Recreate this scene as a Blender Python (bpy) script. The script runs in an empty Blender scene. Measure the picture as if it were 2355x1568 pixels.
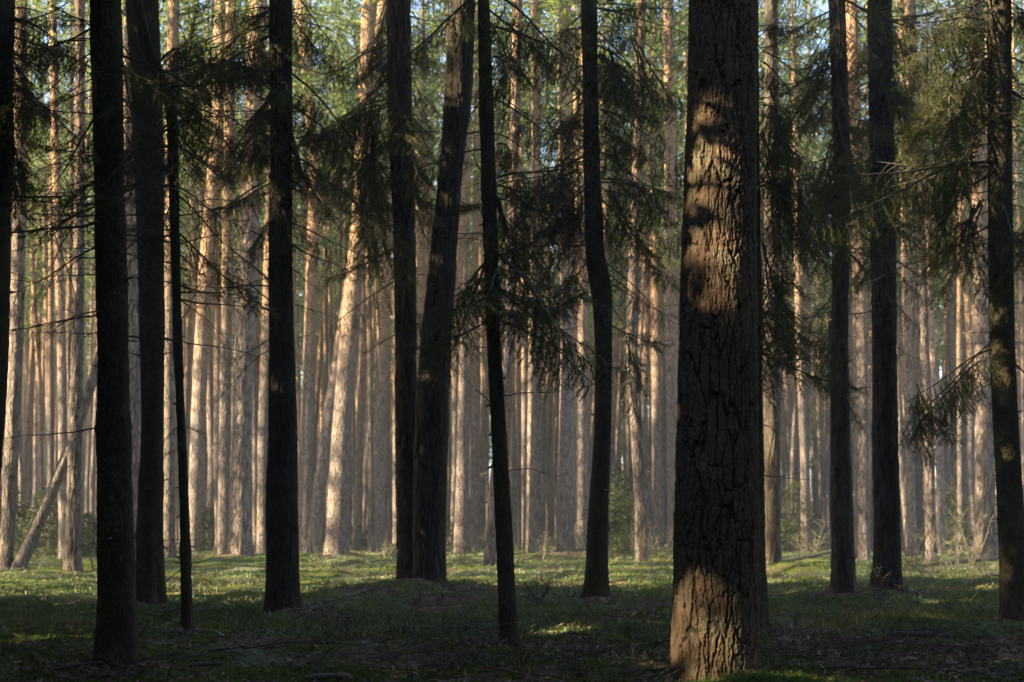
import bpy, math, random
import numpy as np
from mathutils import Matrix, Vector

# ------------------------------------------------------------------ camera, world, sun, exposure
scene = bpy.context.scene
COL = scene.collection
R = math.radians
HC = 0.93                     # camera height
FPX = 3269.0                  # focal length in reference units (picture 2354 x 1568 units)
CX, HY = 1177.0, 1207.0       # optical axis column, horizon row

cam_d = bpy.data.cameras.new('camera')
cam = bpy.data.objects.new('camera', cam_d)
COL.objects.link(cam)
scene.camera = cam
cam.location = (0, 0, HC)
cam.rotation_euler = (R(90), 0, 0)
cam_d.sensor_width = 36
cam_d.lens = 50
cam_d.shift_y = (HY - 784.0) / 2354.0
cam_d.clip_start = 0.05
cam_d.clip_end = 2500
cam_d.dof.use_dof = True
cam_d.dof.focus_distance = 9.5
cam_d.dof.aperture_fstop = 3.8

SUN_EL, SUN_BACK = 27.0, 20.0
S = Vector((-math.cos(R(SUN_BACK)) * math.cos(R(SUN_EL)), -math.sin(R(SUN_BACK)) * math.cos(R(SUN_EL)), math.sin(R(SUN_EL))))
w = bpy.data.worlds.new('World')
scene.world = w
w.use_nodes = True
wn = w.node_tree
sky = wn.nodes.new('ShaderNodeTexSky')
sky.sky_type = 'NISHITA'
sky.sun_disc = False
sky.sun_elevation = R(SUN_EL)
sky.sun_rotation = math.atan2(S.x, S.y)
bg = wn.nodes['Background']
bg.inputs[1].default_value = 0.085
wn.links.new(sky.outputs[0], bg.inputs[0])

sd = bpy.data.lights.new('sun', 'SUN')
sd.energy = 5.0
sd.angle = R(0.5)
sd.color = (1.0, 0.84, 0.55)
so = bpy.data.objects.new('sun', sd)
COL.objects.link(so)
so.location = S * 60
so.rotation_euler = S.to_track_quat('Z', 'Y').to_euler()

vs = scene.view_settings
vs.view_transform = 'Standard'
vs.look = 'None'
vs.exposure = 2.45
vs.gamma = 1
scene.render.film_transparent = False
cy = scene.cycles
cy.use_denoising = True
cy.max_bounces = 6
cy.diffuse_bounces = 3
cy.glossy_bounces = 2
cy.transmission_bounces = 3
cy.volume_bounces = 1
cy.transparent_max_bounces = 8
cy.caustics_reflective = False
cy.caustics_refractive = False
cy.sample_clamp_indirect = 6

rng = np.random.default_rng(11)
random.seed(5)

# ------------------------------------------------------------------ noise in numpy
def _h(*a):
    s = np.zeros(np.shape(a[0]), dtype=np.float64)
    for k, v in enumerate(a):
        s = s + v * (127.1, 311.7, 74.7, 269.5)[k]
    v = np.sin(s) * 43758.5453
    return v - np.floor(v)

def vn2(x, y, seed=0.0):
    xi, yi = np.floor(x), np.floor(y)
    fx, fy = x - xi, y - yi
    fx = fx * fx * (3 - 2 * fx); fy = fy * fy * (3 - 2 * fy)
    a = _h(xi, yi, seed + 0 * xi); b = _h(xi + 1, yi, seed + 0 * xi)
    c = _h(xi, yi + 1, seed + 0 * xi); d = _h(xi + 1, yi + 1, seed + 0 * xi)
    return (a * (1 - fx) + b * fx) * (1 - fy) + (c * (1 - fx) + d * fx) * fy

def vn3(p, seed=0.0):
    i = np.floor(p); f = p - i
    f = f * f * (3 - 2 * f)
    r = 0
    for dx in (0, 1):
        for dy in (0, 1):
            for dz in (0, 1):
                wgt = (f[:, 0] if dx else 1 - f[:, 0]) * (f[:, 1] if dy else 1 - f[:, 1]) * (f[:, 2] if dz else 1 - f[:, 2])
                r = r + wgt * _h(i[:, 0] + dx + seed, i[:, 1] + dy, i[:, 2] + dz)
    return r

def worley(p):
    i = np.floor(p)
    f1 = np.full(len(p), 9.0); f2 = np.full(len(p), 9.0); idv = np.zeros(len(p))
    for dx in (-1, 0, 1):
        for dy in (-1, 0, 1):
            for dz in (-1, 0, 1):
                c = i + (dx, dy, dz)
                h1 = _h(c[:, 0], c[:, 1], c[:, 2]); h2 = _h(c[:, 1] + 7, c[:, 2] + 3, c[:, 0]); h3 = _h(c[:, 2] + 5, c[:, 0] + 11, c[:, 1])
                q = c + np.stack([h1, h2, h3], 1)
                d = np.sqrt(((q - p) ** 2).sum(1))
                near = d < f1
                f2 = np.where(near, f1, np.minimum(f2, d))
                idv = np.where(near, h1, idv)
                f1 = np.where(near, d, f1)
    return f1, f2, idv

def sstep(a, b, x):
    t = np.clip((x - a) / (b - a), 0, 1)
    return t * t * (3 - 2 * t)

# ------------------------------------------------------------------ ground height
MOUNDS = [(-1.1, 18.3, 0.24, 1.3), (1.13, 17.1, 0.09, 0.7), (5.2, 26.5, 0.16, 1.3), (-1.9, 14.4, 0.06, 0.7), (1.4, 41, 0.2, 3.0),
          (6.6, 23.0, 0.10, 1.2), (3.2, 30.0, 0.10, 1.5), (-6.0, 33, 0.14, 3.0), (1.6, 8.3, 0.03, 0.5)]
_feet = [(-2.68, 9.7, .30), (-4.0, 15.6, .3), (-2.82, 12.3, .2), (-2.34, 14.6, .35), (-.02, 11.1, .2), (1.13, 17.3, .3), (1.23, 8.6, .45), (2.15, 12.7, .3), (4.2, 18.1, .35), (5.16, 19.4, .4), (4.96, 14.0, .3),
         (-8.4, 27.5, .4), (-6.6, 34.5, .6), (-5.0, 40.5, .6), (-1.4, 41.5, .5), (-.5, 30.5, .4), (.65, 39.5, .5), (1.5, 40, .5), (2.8, 31, .4), (4.9, 27, .4), (9.0, 36.5, .5), (9.8, 33.5, .4), (11.7, 35, .5)]
MOUNDS += [(a, b, (.02 + .07 * c) * (0 if a == 1.23 else 1), c * 1.5) for a, b, c in _feet]
def ground_z(x, y):
    x = np.asarray(x, float); y = np.asarray(y, float)
    z = 0.10 * (vn2(x * 0.16 + 3, y * 0.16, 1) - 0.5) + 0.09 * (vn2(x * 0.45, y * 0.45, 2) - 0.5)
    z = z + (0.07 + .07 * np.clip((y - 12) / 10, 0, 1)) * (vn2(x * 1.7, y * 1.7, 3) - 0.5) + 0.075 * (vn2(x * 3.6, y * 3.6, 4) - 0.5) + .05 * (vn2(x * 8, y * 8, 5) - .5)
    for mx, my, mh, mr in MOUNDS:
        z = z + mh * np.exp(-((x - mx) ** 2 + (y - my) ** 2) / (mr * mr))
    return z
def gz(x, y):
    return float(ground_z(np.array([x]), np.array([y]))[0])

def px_ground(px, py):
    D = HC * FPX / (py - HY)
    for _ in range(6):
        X = (px - CX) / FPX * D
        D = 0.5 * D + 0.5 * (HC - gz(X, D)) * FPX / (py - HY)
    return (px - CX) / FPX * D, D

def pt(px, py, D):
    return Vector(((px - CX) / FPX * D, D, HC + (HY - py) / FPX * D))

# ------------------------------------------------------------------ mesh builder
class MB:
    def __init__(s):
        s.v = []; s.t = []; s.q = []; s.n = 0; s.att = []
    def add(s, v, t=None, q=None):
        v = np.asarray(v, float).reshape(-1, 3)
        if t is not None and len(t): s.t.append(np.asarray(t) + s.n)
        if q is not None and len(q): s.q.append(np.asarray(q) + s.n)
        s.v.append(v); s.n += len(v)
    def arrays(s):
        v = np.concatenate(s.v) if s.v else np.zeros((0, 3))
        t = np.concatenate(s.t) if s.t else np.zeros((0, 3), int)
        q = np.concatenate(s.q) if s.q else np.zeros((0, 4), int)
        return v, t, q
    def mesh(s, name, mat, smooth=True, attr=None):
        v, t, q = s.arrays()
        return make_mesh(name, v, t, q, mat, smooth, attr)

def make_mesh(name, v, t, q, mat, smooth=True, attr=None):
    me = bpy.data.meshes.new(name)
    me.vertices.add(len(v))
    me.vertices.foreach_set('co', np.ascontiguousarray(v, dtype=np.float32).ravel())
    nl = len(t) * 3 + len(q) * 4
    me.loops.add(nl)
    me.loops.foreach_set('vertex_index', np.concatenate([t.ravel(), q.ravel()]).astype(np.int32))
    me.polygons.add(len(t) + len(q))
    st = np.concatenate([np.arange(len(t)) * 3, len(t) * 3 + np.arange(len(q)) * 4]).astype(np.int32)
    me.polygons.foreach_set('loop_start', st)
    me.polygons.foreach_set('use_smooth', np.full(len(t) + len(q), smooth))
    if attr is not None:
        for k, a in attr.items():
            at = me.attributes.new(k, 'FLOAT', 'POINT')
            at.data.foreach_set('value', np.ascontiguousarray(a, dtype=np.float32))
    me.materials.append(mat)
    me.update(calc_edges=True)
    return me

def tube(mb, P, rad, k=3, cap=False):
    P = np.asarray(P, float); n = len(P); rad = np.broadcast_to(rad, (n,))
    T = np.gradient(P, axis=0); T /= np.linalg.norm(T, axis=1)[:, None] + 1e-9
    ref = np.array([0, 0, 1.0]) if abs(T[0, 2]) < 0.8 else np.array([1.0, 0, 0])
    A = np.cross(T, ref); A /= np.linalg.norm(A, axis=1)[:, None] + 1e-9
    B = np.cross(T, A)
    th = np.arange(k) * 2 * math.pi / k
    V = P[:, None, :] + rad[:, None, None] * (np.cos(th)[None, :, None] * A[:, None, :] + np.sin(th)[None, :, None] * B[:, None, :])
    i = np.arange(n - 1)[:, None] * k; j = np.arange(k)[None, :]; j2 = (j + 1) % k
    q = np.stack([i + j, i + j2, i + k + j2, i + k + j], -1).reshape(-1, 4)
    mb.add(V, q=q)

def poly(p, d, L, n, g=0.0, wob=0.0, lift=0.0):
    pts = [np.array(p, float)]; d = np.array(d, float); d /= np.linalg.norm(d)
    st = L / n
    for i in range(n):
        d = d + np.array([0, 0, -g + lift * i / n]) + rng.normal(0, wob, 3)
        d /= np.linalg.norm(d)
        pts.append(pts[-1] + d * st)
    return np.array(pts)

def needles(mb, P, per_m, ln, wd, spread=0.9, t0=0.0):
    seg = P[1:] - P[:-1]; L = np.linalg.norm(seg, axis=1)
    n = int(L.sum() * per_m)
    if n < 1: return
    u = t0 + (1 - t0) * rng.random(n)
    c = np.concatenate([[0], np.cumsum(L)]) / L.sum()
    idx = np.clip(np.searchsorted(c, u) - 1, 0, len(seg) - 1)
    f = (u - c[idx]) / (c[idx + 1] - c[idx] + 1e-9)
    p = P[idx] + seg[idx] * f[:, None]
    T = seg[idx] / (L[idx][:, None] + 1e-9)
    r = rng.normal(size=(n, 3)); r -= (r * T).sum(1)[:, None] * T; r /= np.linalg.norm(r, axis=1)[:, None] + 1e-9
    d = T * 0.65 + r * spread; d /= np.linalg.norm(d, axis=1)[:, None]
    s = np.cross(d, rng.normal(size=(n, 3))); s /= np.linalg.norm(s, axis=1)[:, None] + 1e-9
    l = ln * rng.uniform(0.7, 1.2, n)[:, None]
    V = np.stack([p - s * wd / 2, p + s * wd / 2, p + d * l], 1)
    mb.add(V, t=np.arange(n * 3).reshape(-1, 3))

def blades(P, d, ln, wd):
    """thin diamonds from P along d"""
    n = len(P)
    d = d / (np.linalg.norm(d, axis=1)[:, None] + 1e-9)
    s = np.cross(d, rng.normal(size=(n, 3))); s /= np.linalg.norm(s, axis=1)[:, None] + 1e-9
    ln = np.broadcast_to(ln, (n,))[:, None]; wd = np.broadcast_to(wd, (n,))[:, None]
    V = np.stack([P, P + d * ln * 0.5 + s * wd / 2, P + d * ln, P + d * ln * 0.5 - s * wd / 2], 1).reshape(-1, 3)
    return V, np.arange(n * 4).reshape(-1, 4)

# ------------------------------------------------------------------ materials
def new_mat(name):
    m = bpy.data.materials.new(name); m.use_nodes = True
    nt = m.node_tree
    b = nt.nodes['Principled BSDF']
    b.inputs['Roughness'].default_value = 0.85
    b.inputs['Specular IOR Level'].default_value = 0.2
    return m, nt, b

def N(nt, typ, **kw):
    n = nt.nodes.new(typ)
    for k, v in kw.items():
        setattr(n, k, v)
    return n

def ramp(nt, fac, stops):
    r = nt.nodes.new('ShaderNodeValToRGB')
    el = r.color_ramp.elements
    while len(el) < len(stops): el.new(0.5)
    for e, (p, c) in zip(el, stops):
        e.position = p; e.color = (*c, 1)
    nt.links.new(fac, r.inputs[0])
    return r.outputs[0]

def mixc(nt, fac, a, b, mode='MIX'):
    m = nt.nodes.new('ShaderNodeMix'); m.data_type = 'RGBA'; m.blend_type = mode
    for sock, val in ((m.inputs[0], fac), (m.inputs[6], a), (m.inputs[7], b)):
        if isinstance(val, (float, int)): sock.default_value = val
        elif isinstance(val, tuple): sock.default_value = (*val, 1)
        else: nt.links.new(val, sock)
    return m.outputs[2]

def noise(nt, vec, scale, detail=3, rough=0.55):
    n = nt.nodes.new('ShaderNodeTexNoise')
    n.inputs['Scale'].default_value = scale; n.inputs['Detail'].default_value = detail; n.inputs['Roughness'].default_value = rough
    nt.links.new(vec, n.inputs['Vector'])
    return n.outputs['Fac']

def scaled(nt, vec, s):
    m = nt.nodes.new('ShaderNodeMapping'); m.inputs['Scale'].default_value = s
    nt.links.new(vec, m.inputs['Vector'])
    return m.outputs[0]

def math_n(nt, op, a, b=None):
    m = nt.nodes.new('ShaderNodeMath'); m.operation = op
    for k, v in enumerate((a, b)):
        if v is None: continue
        if isinstance(v, (float, int)): m.inputs[k].default_value = v
        else: nt.links.new(v, m.inputs[k])
    return m.outputs[0]

def bark_material(name, c_lo, c_hi, c_crack, lichen, lichen_amt, shader_cracks=0.0, bump=0.5, upper=None, up_z=(5, 10), k=9.0, aniso=0.28, fine=60.0):
    m, nt, b = new_mat(name)
    tc = N(nt, 'ShaderNodeTexCoord').outputs['Object']
    oi = N(nt, 'ShaderNodeObjectInfo').outputs['Random']
    n1 = noise(nt, scaled(nt, tc, (1, 1, 0.35)), fine * 0.35, 5, 0.65)
    col = ramp(nt, n1, [(0.3, c_lo), (0.7, c_hi)])
    # patches of lichen and algae
    n2 = noise(nt, tc, 5.0, 6, 0.7)
    lf = ramp(nt, n2, [(0.52 - 0.1 * lichen_amt, (0, 0, 0)), (0.66, (1, 1, 1))])
    lfm = math_n(nt, 'MULTIPLY', lf, lichen_amt)
    col = mixc(nt, lfm, col, lichen)
    if upper:
        sp = N(nt, 'ShaderNodeSeparateXYZ'); nt.links.new(tc, sp.inputs[0])
        zz = math_n(nt, 'ADD', sp.outputs[2], math_n(nt, 'MULTIPLY', n2, 3.0))
        mr = N(nt, 'ShaderNodeMapRange'); nt.links.new(zz, mr.inputs[0])
        mr.inputs[1].default_value = up_z[0]; mr.inputs[2].default_value = up_z[1]
        col = mixc(nt, mr.outputs[0], col, ramp(nt, n1, [(0.3, tuple(0.7 * c for c in upper)), (0.7, upper)]))
    height = math_n(nt, 'MULTIPLY', n1, 0.4)
    if shader_cracks > 0:
        wv = N(nt, 'ShaderNodeTexNoise'); wv.inputs['Scale'].default_value = 4.0; wv.inputs['Detail'].default_value = 3
        nt.links.new(tc, wv.inputs['Vector'])
        vm = N(nt, 'ShaderNodeVectorMath', operation='SCALE'); nt.links.new(wv.outputs['Color'], vm.inputs[0]); vm.inputs['Scale'].default_value = 0.16
        va = N(nt, 'ShaderNodeVectorMath', operation='ADD'); nt.links.new(tc, va.inputs[0]); nt.links.new(vm.outputs[0], va.inputs[1])
        vo = N(nt, 'ShaderNodeTexVoronoi', feature='DISTANCE_TO_EDGE'); vo.inputs['Scale'].default_value = k
        nt.links.new(scaled(nt, va.outputs[0], (1, 1, aniso)), vo.inputs['Vector'])
        cr = ramp(nt, vo.outputs['Distance'], [(0.0, (0, 0, 0)), (0.14, (1, 1, 1))])
        inv = math_n(nt, 'SUBTRACT', 1.0, cr)
        col = mixc(nt, math_n(nt, 'MULTIPLY', inv, shader_cracks), col, c_crack)
        height = math_n(nt, 'ADD', height, math_n(nt, 'MULTIPLY', cr, 1.6))
    at = N(nt, 'ShaderNodeAttribute'); at.attribute_name = 'furrow'
    col = mixc(nt, math_n(nt, 'MULTIPLY', at.outputs['Fac'], 0.8), col, c_crack)
    at2 = N(nt, 'ShaderNodeAttribute'); at2.attribute_name = 'plate'
    col = mixc(nt, math_n(nt, 'MULTIPLY', at2.outputs['Fac'], 0.35), col, tuple(min(1, 1.7 * c) for c in c_hi))
    hv = N(nt, 'ShaderNodeHueSaturation'); nt.links.new(col, hv.inputs['Color'])
    nt.links.new(math_n(nt, 'ADD', math_n(nt, 'MULTIPLY', oi, 0.5), 0.75), hv.inputs['Value'])
    nt.links.new(hv.outputs[0], b.inputs['Base Color'])
    bp = N(nt, 'ShaderNodeBump'); bp.inputs['Strength'].default_value = bump; bp.inputs['Distance'].default_value = 0.02
    nt.links.new(height, bp.inputs['Height']); nt.links.new(bp.outputs[0], b.inputs['Normal'])
    return m

M_PINE_BIG = bark_material('bark_big_pine', (.095, .058, .035), (.235, .150, .095), (.03, .02, .014), (.14, .165, .10), .65, bump=1.0, fine=110)
M_PINE_MID = bark_material('bark_pine_mid', (.05, .035, .025), (.135, .097, .068), (.03, .02, .015), (.15, .16, .11), .5, bump=.8, fine=60)
M_PINE_FAR = bark_material('bark_pine_far', (.11, .08, .07), (.38, .285, .24), (.05, .037, .03), (.22, .225, .18), .5, shader_cracks=.6, bump=.8,
                           upper=(.42, .25, .14), up_z=(6, 11), k=15, aniso=.17, fine=40)
M_SPRUCE = bark_material('bark_spruce', (.028, .022, .013), (.075, .058, .032), (.022, .016, .012), (.12, .12, .05), .6, bump=.8, fine=130)
M_DEADWOOD = bark_material('dead_wood', (.05, .04, .03), (.13, .105, .08), (.02, .02, .02), (.12, .13, .08), .4, bump=.3, fine=200)
M_PALEWOOD = bark_material('pale_wood', (.12, .095, .065), (.27, .22, .155), (.08, .06, .05), (.2, .22, .12), .4, bump=.3, fine=200)

M_PINE_SHADED = bark_material('bark_pine_shaded', (.02, .015, .011), (.06, .044, .032), (.016, .012, .01), (.08, .09, .05), .4, bump=.9, fine=60)  # pine bark with the shade of the near trunks put into its colour
def leaf_material(name, c1, c2, trans=0.0, tcol=None, nscale=0.8, rough=0.6, var=.4):
    m, nt, b = new_mat(name)
    b.inputs['Roughness'].default_value = rough
    geo = N(nt, 'ShaderNodeNewGeometry')
    oi = N(nt, 'ShaderNodeObjectInfo').outputs['Random']
    n1 = noise(nt, geo.outputs['Position'], nscale, 3, .6)
    col = ramp(nt, n1, [(0.35, c1), (0.65, c2)])
    n3 = noise(nt, geo.outputs['Position'], nscale * 25, 2, .6)
    hv = N(nt, 'ShaderNodeHueSaturation'); nt.links.new(col, hv.inputs['Color'])
    nt.links.new(math_n(nt, 'ADD', math_n(nt, 'ADD', math_n(nt, 'MULTIPLY', oi, var), math_n(nt, 'MULTIPLY', n3, 1.0)), 0.5 - var / 2), hv.inputs['Value'])
    nt.links.new(hv.outputs[0], b.inputs['Base Color'])
    if trans > 0:
        tr = N(nt, 'ShaderNodeBsdfTranslucent')
        tr.inputs[0].default_value = (*tcol, 1)
        mx = N(nt, 'ShaderNodeMixShader'); mx.inputs[0].default_value = trans
        out = nt.nodes['Material Output']
        nt.links.new(b.outputs[0], mx.inputs[1]); nt.links.new(tr.outputs[0], mx.inputs[2]); nt.links.new(mx.outputs[0], out.inputs[0])
    return m

M_NEEDLE = leaf_material('spruce_needles', (.045, .058, .014), (.10, .115, .028), .3, (.14, .16, .03), 1.2)
M_BROWN_NEEDLE = leaf_material('dry_needles', (.08, .055, .028), (.13, .09, .045), .15, (.1, .07, .03), 1.2)
M_SPRUCE_CROWN = leaf_material('spruce_crown', (.022, .034, .010), (.045, .065, .018), .0, None, .6)
M_PINE_CROWN = leaf_material('pine_crown', (.05, .085, .025), (.16, .185, .04), .4, (.28, .34, .07), .35, .6, .9)
M_GRASS = leaf_material('grass_blades', (.05, .11, .018), (.16, .22, .035), .3, (.17, .20, .05), .45, var=0)
M_YOUNG = leaf_material('young_needles', (.035, .05, .016), (.075, .085, .028), .2, (.10, .12, .03), .5)
M_PALE = leaf_material('pale_herbs', (.12, .17, .08), (.22, .27, .13), .2, (.2, .22, .1), .7, var=0)
M_STRAW = leaf_material('straw', (.20, .15, .07), (.36, .28, .14), .2, (.3, .24, .1), .7, var=0)
M_MOSS = leaf_material('moss_tufts', (.07, .09, .010), (.19, .20, .022), .25, (.1, .14, .02), .9, var=0)
M_LITTER = leaf_material('leaf_litter', (.12, .075, .05), (.38, .27, .20), .0, None, 2.0, var=0)
M_SHOOT = leaf_material('fresh_shoots', (.09, .16, .035), (.17, .25, .05), .3, (.2, .3, .05), 3.0, var=0)

def ground_material():
    m, nt, b = new_mat('forest_floor')
    p = N(nt, 'ShaderNodeNewGeometry').outputs['Position']
    big = noise(nt, p, .35, 5, .65)
    med = noise(nt, p, 2.2, 6, .7)
    fine = noise(nt, p, 38, 5, .75)
    moss = ramp(nt, fine, [(.3, (.035, .048, .007)), (.7, (.16, .18, .022))])
    lit = ramp(nt, fine, [(.3, (.04, .026, .018)), (.7, (.22, .15, .105))])
    pale = ramp(nt, fine, [(.3, (.08, .11, .06)), (.7, (.24, .27, .16))])
    f1 = ramp(nt, math_n(nt, 'ADD', math_n(nt, 'MULTIPLY', big, .55), math_n(nt, 'MULTIPLY', med, .45)), [(.49, (0, 0, 0)), (.56, (1, 1, 1))])
    col = mixc(nt, f1, moss, lit)
    f2 = ramp(nt, noise(nt, p, .8, 4, .7), [(.5, (0, 0, 0)), (.62, (.7, .7, .7))])
    col = mixc(nt, f2, col, pale)
    at = N(nt, 'ShaderNodeAttribute'); at.attribute_name = 'bare'
    col = mixc(nt, at.outputs['Fac'], col, lit)
    nt.links.new(col, b.inputs['Base Color'])
    b.inputs['Roughness'].default_value = .95
    bp = N(nt, 'ShaderNodeBump'); bp.inputs['Strength'].default_value = .9; bp.inputs['Distance'].default_value = .03
    nt.links.new(math_n(nt, 'ADD', fine, math_n(nt, 'MULTIPLY', noise(nt, p, 120, 3, .7), .4)), bp.inputs['Height'])
    nt.links.new(bp.outputs[0], b.inputs['Normal'])
    return m
M_GROUND = ground_material()

# ------------------------------------------------------------------ object helpers
def thing(name, label, cat, loc, group=None):
    o = bpy.data.objects.new(name, None)
    o.empty_display_size = .2
    COL.objects.link(o); o.location = loc
    o['label'] = label; o['category'] = cat
    if group: o['group'] = group
    return o

def link(name, me, parent=None, mat4=None):
    o = bpy.data.objects.new(name, me)
    COL.objects.link(o)
    if parent: o.parent = parent
    if mat4 is not None: o.matrix_local = mat4
    return o

def tagged(name, me, label, cat, group=None, kind=None, loc=None, rot=None):
    o = link(name, me)
    if label: o['label'] = label
    if cat: o['category'] = cat
    if group: o['group'] = group
    if kind: o['kind'] = kind
    if loc is not None: o.location = loc
    if rot is not None: o.rotation_euler = rot
    return o

# ------------------------------------------------------------------ the ground: one sheet
def build_ground():
    u = np.linspace(-1, 1, 420)
    xs = np.sinh(u * 6.2) / np.sinh(6.2) * 480
    a = np.linspace(-60, 1.5, 40)[:-1]
    bnear = 1.5 * np.power(480 / 1.5, np.linspace(0, 1, 520))
    ys = np.concatenate([a, bnear])
    X, Y = np.meshgrid(xs, ys)
    x, y = X.ravel(), Y.ravel()
    z = ground_z(x, y)
    z += 0.018 * (vn2(x * 14, y * 14, 7) - .5) * (np.abs(x) < 12) * (y < 35)
    nx, ny = len(xs), len(ys)
    i = (np.arange(ny - 1)[:, None] * nx + np.arange(nx - 1)[None, :])
    q = np.stack([i, i + 1, i + nx + 1, i + nx], -1).reshape(-1, 4)
    bare = np.zeros(len(x))
    for bx, by, br in BARE:
        bare = np.maximum(bare, np.exp(-(((x - bx) ** 2 + (y - by) ** 2) / br ** 2) ** 2) * sstep(.25, .6, vn2(x * 3, y * 3, 9)))
    me = make_mesh('forest_floor', np.stack([x, y, z], 1), np.zeros((0, 3), int), q, M_GROUND, True, {'bare': np.clip(bare, 0, 1)})
    tagged('forest_floor', me, None, None, kind='structure')
# patches of bare needle litter: (x, y, radius)
BARE = [(-1.0, 17.3, 1.1), (-.75, 15.8, .8), (.95, 10.6, .8), (2.0, 11.2, .9), (3.0, 10.6, 1.3), (4.2, 11.0, .9), (1.2, 9.4, .5), (-3.9, 13.6, .4), (-1.9, 14.2, .45)]
BARE += [(a, b - .1, c * 1.35) for a, b, c in _feet]
build_ground()

# ------------------------------------------------------------------ trunks
def trunk_arrays(path, rad, nseg, dz, bark, z0off=-.25, flare=.25, lobes=5, seed=0, zmax_fine=None, depth=None, plate=None):
    """path: (z, x, y) knots relative to base; rad: radius at the knots."""
    path = np.asarray(path, float)
    zk = path[:, 0]
    top = zk[-1]
    zf = zmax_fine if zmax_fine else top
    zs = np.arange(z0off, min(zf, top), dz)
    if zf < top: zs = np.concatenate([zs, np.arange(zf, top, .5)])
    zs = np.append(zs, top)
    def smooth_interp(vals):
        # sample densely, blur, resample : rounded bends
        g = np.linspace(z0off, top, 600)
        v = np.interp(g, zk, vals)
        ker = np.hanning(25); ker /= ker.sum()
        vp = np.pad(v, 12, mode='reflect', reflect_type='odd')
        v = np.convolve(vp, ker, 'valid')
        return np.interp(zs, g, v)
    xc, yc, rr = smooth_interp(path[:, 1]), smooth_interp(path[:, 2]), smooth_interp(rad)
    th = np.arange(nseg) / nseg * 2 * math.pi
    Z, TH = np.meshgrid(zs, th, indexing='ij')
    r = np.repeat(rr[:, None], nseg, 1)
    lo = 0.0
    rs = np.random.default_rng(seed + 100)
    for k in (2, 3, lobes):
        lo = lo + rs.uniform(.3, 1) * np.cos(k * TH + rs.uniform(0, 6.28))
    base = np.exp(-np.clip(Z + .05, 0, 9) / .26)
    r = r * (1 + flare * 1.25 * base * (1 + .6 * lo) + .018 * lo)
    P = np.stack([(np.cos(TH) * r).ravel(), (np.sin(TH) * r).ravel(), Z.ravel()], 1)
    # low-frequency unevenness
    r = r.ravel() * (1 + .05 * (vn3(P * np.array([2.5, 2.5, 1.6]) + seed * 3.1) - .5))
    fur = np.zeros(len(P)); pl = np.zeros(len(P))
    if bark == 'pine':
        w = plate or .075; d = depth or .022
        R0 = P.copy(); R0[:, :2] = np.stack([np.cos(TH).ravel(), np.sin(TH).ravel()], 1) * max(np.interp(1.5, zs, rr), .1)
        wr = np.stack([vn3(R0 * np.array([4, 4, 2.5]) + seed), vn3(R0 * np.array([4, 4, 2.5]) + 40 + seed), vn3(R0 * 3 + 80 + seed)], 1) - .5
        hi = np.stack([vn3(R0 * np.array([60, 60, 30]) + seed), vn3(R0 * np.array([60, 60, 30]) + 40), vn3(R0 * 50 + 80)], 1) - .5
        hi2 = np.stack([vn3(R0 * np.array([150, 150, 70]) + seed), vn3(R0 * np.array([150, 150, 70]) + 40), vn3(R0 * 110 + 80)], 1) - .5
        R1 = R0 + wr * .055 + hi * np.array([.008, .008, .03]) + hi2 * .004
        f1, f2, idv = worley((R1 + seed * 1.7) * np.array([1 / w, 1 / w, .15 / w]))
        wid = .03 + .19 * vn3(R0 * np.array([7, 7, 3]) + 12)
        c1 = 1 - sstep(0, 1, (f2 - f1) / wid)
        w2 = w * .46
        g1, g2, gid = worley((R1 + 9) * np.array([1 / w2, 1 / w2, .24 / w2]))
        c2 = (1 - sstep(0, 1, (g2 - g1) / (.04 + .16 * vn3(R0 * np.array([12, 12, 6]) + 3)))) * sstep(.3, .6, vn3(R0 * np.array([9, 9, 4]) + 30))
        w3 = w * .16
        h1, h2, hid = worley((R1 + 19) * np.array([1 / w3, 1 / w3, .38 / w3]))
        c3 = 1 - sstep(0, .3, h2 - h1)
        r = r - d * c1 * (.5 + .8 * vn3(R0 * 4 + 5)) - d * .42 * c2 * (1 - c1) + ((idv - .5) * .3 + (gid - .5) * .36 + (hid - .5) * .30 - c3 * .22) * d * (1 - c1) + hi2[:, 0] * .14 * d
        fur = np.clip(c1 + .55 * c2 + .15 * c3, 0, 1)
        pl = np.clip(.6 * hid + .6 * gid - .3, 0, 1) * (1 - c1)
    elif bark == 'spruce':
        R0 = P.copy()
        w = plate or .022; d = depth or .005
        wr2 = np.stack([vn3(R0 * 30 + seed), vn3(R0 * 30 + 40), vn3(R0 * 20 + 80)], 1) - .5
        f1, f2, idv = worley((R0 + wr2 * .03 + seed) * np.array([1 / w, 1 / w, .6 / w]))
        crack = 1 - sstep(.02, .25, f2 - f1)
        r = r - d * crack + d * (idv - .5) * .9
        # ring-like swellings and small knobs where branches broke off
        r = r + .006 * sstep(.62, .85, vn3(np.stack([R0[:, 2] * 3.1, R0[:, 0] * 1.5, R0[:, 1] * 1.5], 1) + seed))
        kn = vn3(R0 * np.array([13, 13, 10]) + seed * 2)
        r = r + .016 * sstep(.86, .97, kn)
        fur = crack * .7; pl = idv * .5
    ct, st = np.cos(TH).ravel(), np.sin(TH).ravel()
    P[:, 0] = np.repeat(xc, nseg) + ct * r
    P[:, 1] = np.repeat(yc, nseg) + st * r
    n = len(zs)
    i = np.arange(n - 1)[:, None] * nseg; j = np.arange(nseg)[None, :]; j2 = (j + 1) % nseg
    q = np.stack([i + j, i + j2, i + nseg + j2, i + nseg + j], -1).reshape(-1, 4)
    return P, q, fur, pl

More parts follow.
